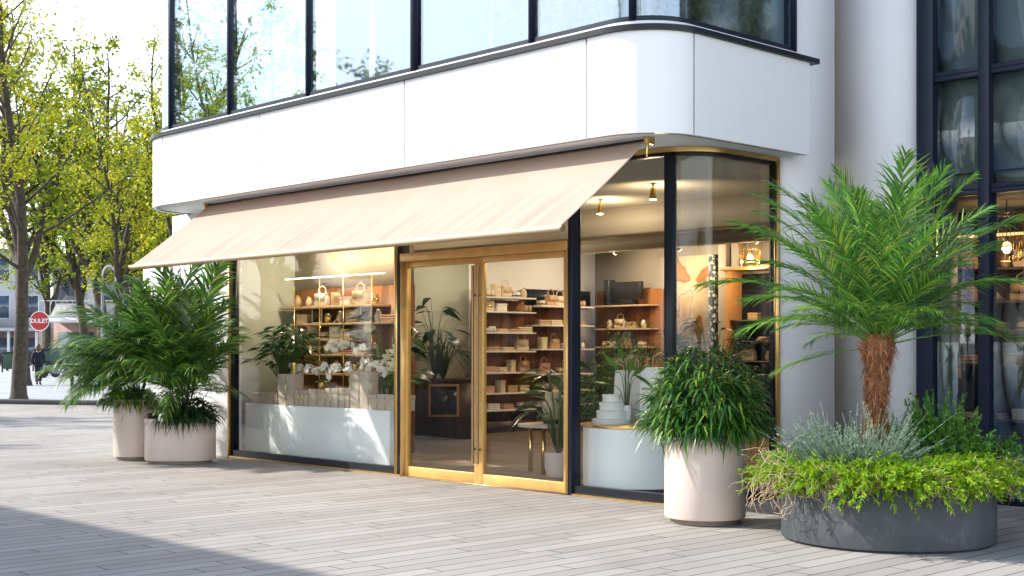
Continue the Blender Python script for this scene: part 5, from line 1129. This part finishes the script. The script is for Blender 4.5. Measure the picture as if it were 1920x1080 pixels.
# boxes on the window plinth
x = -16.95; k = 0; cnt = {}
bw = [(.22, .16), (.17, .16), (.17, .15), (.13, .15), (.20, .44), (.20, .44), (.13, .22), (.10, .22), (.13, .22), (.19, .24), (.19, .24), (.16, .26), (.16, .26), (.13, .26), (.12, .26), (.22, .50), (.20, .50), (.18, .2), (.18, .2), (.2, .2), (.22, .2)]
places = ['at the left end', 'second from the left end', 'third from the left end', 'left of the two tall left boxes', 'left of the tall left pair', 'right of the tall left pair', 'next to the tall left pair', 'slim one after the tall left pair', 'third after the tall left pair', 'left end of the middle run', 'second in the middle run', 'third in the middle run', 'fourth in the middle run', 'fifth in the middle run', 'last before the tall right pair', 'left of the tall right pair', 'right of the tall right pair', 'first after the right pair', 'second after the right pair', 'second from the right end', 'at the right end']
places[3] = 'slim one before the tall left pair'
BP = {}; BX = []
for (w, h), plc in zip(bw, places):
    if (w, h) not in BP: BP[(w, h)] = Proto(lidbox(M_boxp, w - .006, .17, h, M_gold2))
    cx_ = x + w / 2; o = BP[(w, h)].put((cx_, 10.86 + random.uniform(-.012, .012), .781), 0, 'beige paper box with gilt edge on window plinth, ' + plc, 'box', 'paper boxes on the window plinth'); BX.append((cx_, .781 + h)); x += w - .012 * 0
print('boxes end', x)

# ---------------------------------------------------------------- indoor plants and flowers
def leafy(name, base, n, H_, R, leaf, lw, mat, label, cat='plant', prof=(.08, .6, 1, .85, .45, .04), up=.4, pot=None, dr=.5, stem=.006):
    p = empty(name, base); tag(p, label, cat); b = Vector(base)
    if pot:
        r, h, mt = pot; m = MB(); m.lathe([(r * .85, 0), (r, h * .4), (r, h), (r * .9, h), (r * .9, h * .9), (.003, h * .9)], tuple(b), 24); m.build('pot', mt, p, smooth=True); b = b + Vector((0, 0, h * .9))
    m = MB(); P = []; D = []; U = []; LL = []
    for k in range(n):
        a = k * 2.39996 + random.uniform(-.4, .4); q = random.uniform(.25, 1); h = H_ * (1 - .55 * q * q) * random.uniform(.55, 1.0); r = R * q * random.uniform(.7, 1.05)
        e_ = b + Vector((math.cos(a) * r, math.sin(a) * r, h)); m.tube([b + Vector((math.cos(a) * .015, math.sin(a) * .015, 0)), b.lerp(e_, .55) + Vector((0, 0, h * .22)), e_], [stem, stem * .8, stem * .5], 5)
        P.append(tuple(e_)); D.append((math.cos(a), math.sin(a), random.uniform(-.3, .7) * up + .1)); U.append((math.cos(a) * -.3, math.sin(a) * -.3, 1 + random.gauss(0, .2))); LL.append(leaf * random.uniform(.7, 1.2))
    m.build('stems', M_stem, p); U = np.array(U) + rng.normal(0, .25, (n, 3))
    c = MB(); c.leaves(P, D, U, LL, lw * rng.uniform(.8, 1.15, n), dr * rng.uniform(.3, 1.4, n), prof); c.build('leaves', mat, p, smooth='all'); return p
M_gloss = leafmat('glossy_leaf', [(0, (.012, .04, .014)), (.6, (.03, .085, .022)), (1, (.08, .15, .03))], .2, .25, .6)
M_fresh = leafmat('fresh_leaf', [(0, (.04, .12, .02)), (1, (.11, .25, .04))], .35, .35)
GP = (.055, .16, M_gold2)
leafy('potted_plant', (BX[4][0] - .16, 10.90, .94), 120, .88, .42, .24, .11, M_gloss, 'dark glossy plant in the left gold pot on the window plinth', pot=GP)
leafy('potted_plant', (BX[5][0] - .02, 10.86, BX[5][1] + .002), 70, .64, .36, .22, .09, M_gloss, 'dark glossy plant in the right gold pot on the window plinth', pot=GP)
def orchid(xs, y, z0, zt, label, seed):
    t = empty('orchid', (xs[0], y, z0)); tag(t, label, 'flower', 'white orchid sprays in the shop window'); rg = random.Random(seed)
    m = MB(); m.lathe([(.04, 0), (.055, .03), (.055, .09), (.05, .09)], (xs[0], y, z0), 18); m.build('pot', M_gold2, t, smooth=True)
    pts = [Vector((xs[0], y, z0 + .08)), Vector((xs[0] + .02, y, (z0 + zt) / 2)), Vector((xs[0] + .08, y, zt))]
    n = 9
    for i in range(1, n + 1): u = i / n; pts.append(Vector((xs[0] + .08 + (xs[1] - xs[0] - .08) * u, y + .05 * math.sin(u * 7), zt + .03 * math.sin(u * 3) - .06 * u * u)))
    m = MB(); m.tube(pts, .005, 6); m.build('stem', M_stem, t)
    P = []; D = []; U = []
    for i in range(int((xs[1] - xs[0]) * 26)):
        u = rg.random(); c = Vector((xs[0] + .06 + (xs[1] - xs[0] - .04) * u, y + rg.gauss(0, .05), zt + .03 * math.sin(u * 3) - .06 * u * u + rg.gauss(0, .032))); ax = Vector((rg.gauss(.4, .5), rg.gauss(-1, .4), rg.gauss(.1, .4))).normalized()
        s_ = ax.cross(Vector((0, 0, 1))).normalized(); s2 = ax.cross(s_)
        for k in range(5): a = k * 1.2566 + .3; P.append(tuple(c)); D.append(tuple(s_ * math.cos(a) + s2 * math.sin(a) + ax * .35)); U.append(tuple(ax))
    m = MB(); m.leaves(P, D, np.array(U), rng.uniform(.045, .062, len(P)), .045, -.05, (.3, .9, 1, .3)); m.build('flowers', M_petal, t)
    m = MB(); k = 7; m.leaves([(xs[0], y, z0 + .09)] * k, [(math.cos(a), math.sin(a), .7) for a in np.linspace(0, 6, k)], [0, 0, 1.], .2, .05, .6, (.3, .9, 1, .6, .1)); m.build('leaves', M_gloss, t)
orchid((-16.15, -15.35), 10.92, BX[8][1] + .002, 1.30, 'white orchid spray at the left above the paper boxes in the shop window', 1)
orchid((-15.35, -14.55), 10.90, BX[10][1] + .002, 1.30, 'white orchid spray in the middle above the paper boxes in the shop window', 2)
orchid((-14.62, -13.85), 10.92, BX[15][1] + .002, 1.33, 'white orchid spray at the right above the tall paper boxes', 3)
orchid((-15.45, -14.50), 11.00, BX[9][1] + .002, 1.62, 'taller white orchid spray reaching above the middle of the shop window row', 4)
# lilies at the right end of the plinth
t = leafy('lily_vase', (-13.72, 11.0, .782), 26, .42, .22, .26, .05, M_fresh, 'vase of cream lilies and fresh leaves at the right end of the window plinth', 'flower', pot=(.05, .2, M_goods), prof=(.3, .8, 1, .6, .2, .03))
P = []; D = []; U = []
for c, ax in ((Vector((-13.80, 10.90, 1.45)), Vector((-.5, -.7, .5))), (Vector((-13.66, 10.92, 1.52)), Vector((.3, -.8, .5))), (Vector((-13.74, 10.98, 1.38)), Vector((-.2, -.9, .2)))):
    ax.normalize(); s_ = ax.cross(Vector((0, 0, 1))).normalized(); s2 = ax.cross(s_)
    for k in range(6): a = k * 1.047; P.append(tuple(c)); D.append(tuple(s_ * math.cos(a) * .6 + s2 * math.sin(a) * .6 + ax * .8)); U.append(tuple(ax - (s_ * math.cos(a) + s2 * math.sin(a)) * .5))
m = MB(); m.leaves(P, D, np.array(U), .17, .07, .1, (.3, .8, 1, .7, .08)); m.build('flowers', M_lily, t, smooth='all')
# broad plants further in
leafy('monstera', (-15.35, 12.05, .03), 34, 1.95, .55, .34, .20, M_gloss, 'dark monstera plant standing at the right end of the shelf wall', pot=(.2, .35, M_pot), stem=.010)
leafy('counter_plant', (-17.55, 15.0, 1.062), 90, .95, .40, .42, .02, M_dark, 'grassy dark plant on the curved counter seen through the left door leaf', prof=(.6, 1, .8, .5, .05), dr=.7)
leafy('counter_plant', (-17.95, 15.15, 1.062), 26, 1.5, .55, .36, .16, M_dark, 'tall dark leafy plant on the curved counter, behind the grassy one', dr=.6)
leafy('house_plant', (-11.35, 11.55, .03), 30, 1.35, .42, .34, .14, M_gloss, 'broad-leaved plant beside the right door post inside the shop', pot=(.17, .3, M_pot), stem=.009)
leafy('table_plant', (-11.95, 12.0, 1.03), 10, .32, .26, .32, .12, M_fresh, 'few broad leaves standing in the ridged ceramic vase', prof=(.1, .7, 1, .7, .3, .03))
leafy('leaf_vase', (-9.86, 11.12, DT), 12, .62, .16, .34, .075, M_fresh, 'vase of long pale green leaves beside the stacked round boxes', pot=(.045, .2, M_goods), up=1.6, dr=.25)
umbel_bush('indoor_fern', (-10.62, 12.0, .60), .62, 1.35, 520, M_fresh, 'large lacy green plant behind the drum plinth in the curved window', .13, .013, 7, .3)
m = MB(); m.lathe([(.2, 0), (.27, .1), (.27, .56), (.24, .58), (.24, .52), (.01, .52)], (-10.62, 12.0, .024), 32); tag(m.build('indoor_planter', M_pot, None, smooth=True, loc=(-10.62, 12.0, .024)), 'cream planter on the shop floor holding the lacy green plant', 'planter')
pi = empty('indoor_palm', (-9.9, 12.55, .023)); tag(pi, 'dark indoor palm with arching fronds behind the corner post', 'palm')
m = MB(); m.lathe([(.16, 0), (.2, .1), (.2, .42), (.18, .43), (.18, .38), (.01, .38)], (-9.9, 12.55, .024), 28); m.build('pot', M_pot, pi, smooth=True)
IM = [(e, frond_mesh(10 * e + 77, 1.25, e, b, 34, .34, .02, .3, .6, .008, .3, M_dark)) for e, b in ((80, 60), (58, 78), (36, 74))]
palm_fronds(pi, (-9.9, 12.55, .75), IM, [(k * 137.5, 82 - k * 2.6, random.uniform(.85, 1.15)) for k in range(20)])
leafy('broad_plant', (-9.42, 12.05, .03), 44, 1.75, .55, .24, .10, M_dark, 'dark broad-leaved plant just inside the side window', pot=(.2, .4, M_pot), stem=.009)

# ---------------------------------------------------------------- neighbouring shop interior
t = empty('lit_shelves', (-7.6, 15.2, 0)); tag(t, 'dim warm-lit shelf rack inside the neighbouring shop behind the palm', 'shelving')
m = MB(); m.box(-8.2, -6.95, 15.35, 15.42, .032, 3.1); m.build('back_panel', M_woodd, t)
UE = [2.55, 2.15, 1.8, 1.4, .75]
for z in UE: m = MB(); m.box(-8.2, -6.95, 15.02, 15.349, z - .03, z); m.build('shelf', M_woodd, t)
m = MB(); m.box(-8.15, -7.0, 15.30, 15.34, 2.95, 2.98); m.build('led_strip', emit('amber_led', (1, .5, .18), 1.5), t)
for row, z, it in zip(ORD, UE, (['tan handbag', 'blush gift box', 'tan jar', 'cream handbag'], ['blush handbag', 'tan pair of shoes', 'tan handbag'], ['tan handbag', 'blush folded clothes', 'tan hat'], ['blush folded clothes', 'tan gift box'], ['cream low folded clothes', 'tan low folded clothes', 'cream gift box'])):
    stock('the dim neighbouring rack', 'x', -8.1, -7.05, 15.18, z, row, it, 0, 'goods in the neighbouring shop')
l = bpy.data.lights.new('rack_light', 'POINT'); l.energy = 3.5; l.color = (1, .5, .2); l.shadow_soft_size = .1; o = bpy.data.objects.new('rack_light', l); C.objects.link(o); o.location = (0, -.45, 2.9); o.parent = t
m = MB(); m.box(-6.9, -5.6, 15.0, 15.5, .70, .75); m.box(-6.85, -6.8, 15.05, 15.45, .032, .699); m.box(-5.7, -5.65, 15.05, 15.45, .032, .699); tag(m.build('counter_table', M_oak, None, loc=(-6.2, 15.2, 0)), 'plain wooden table inside the dim neighbouring shop', 'table')
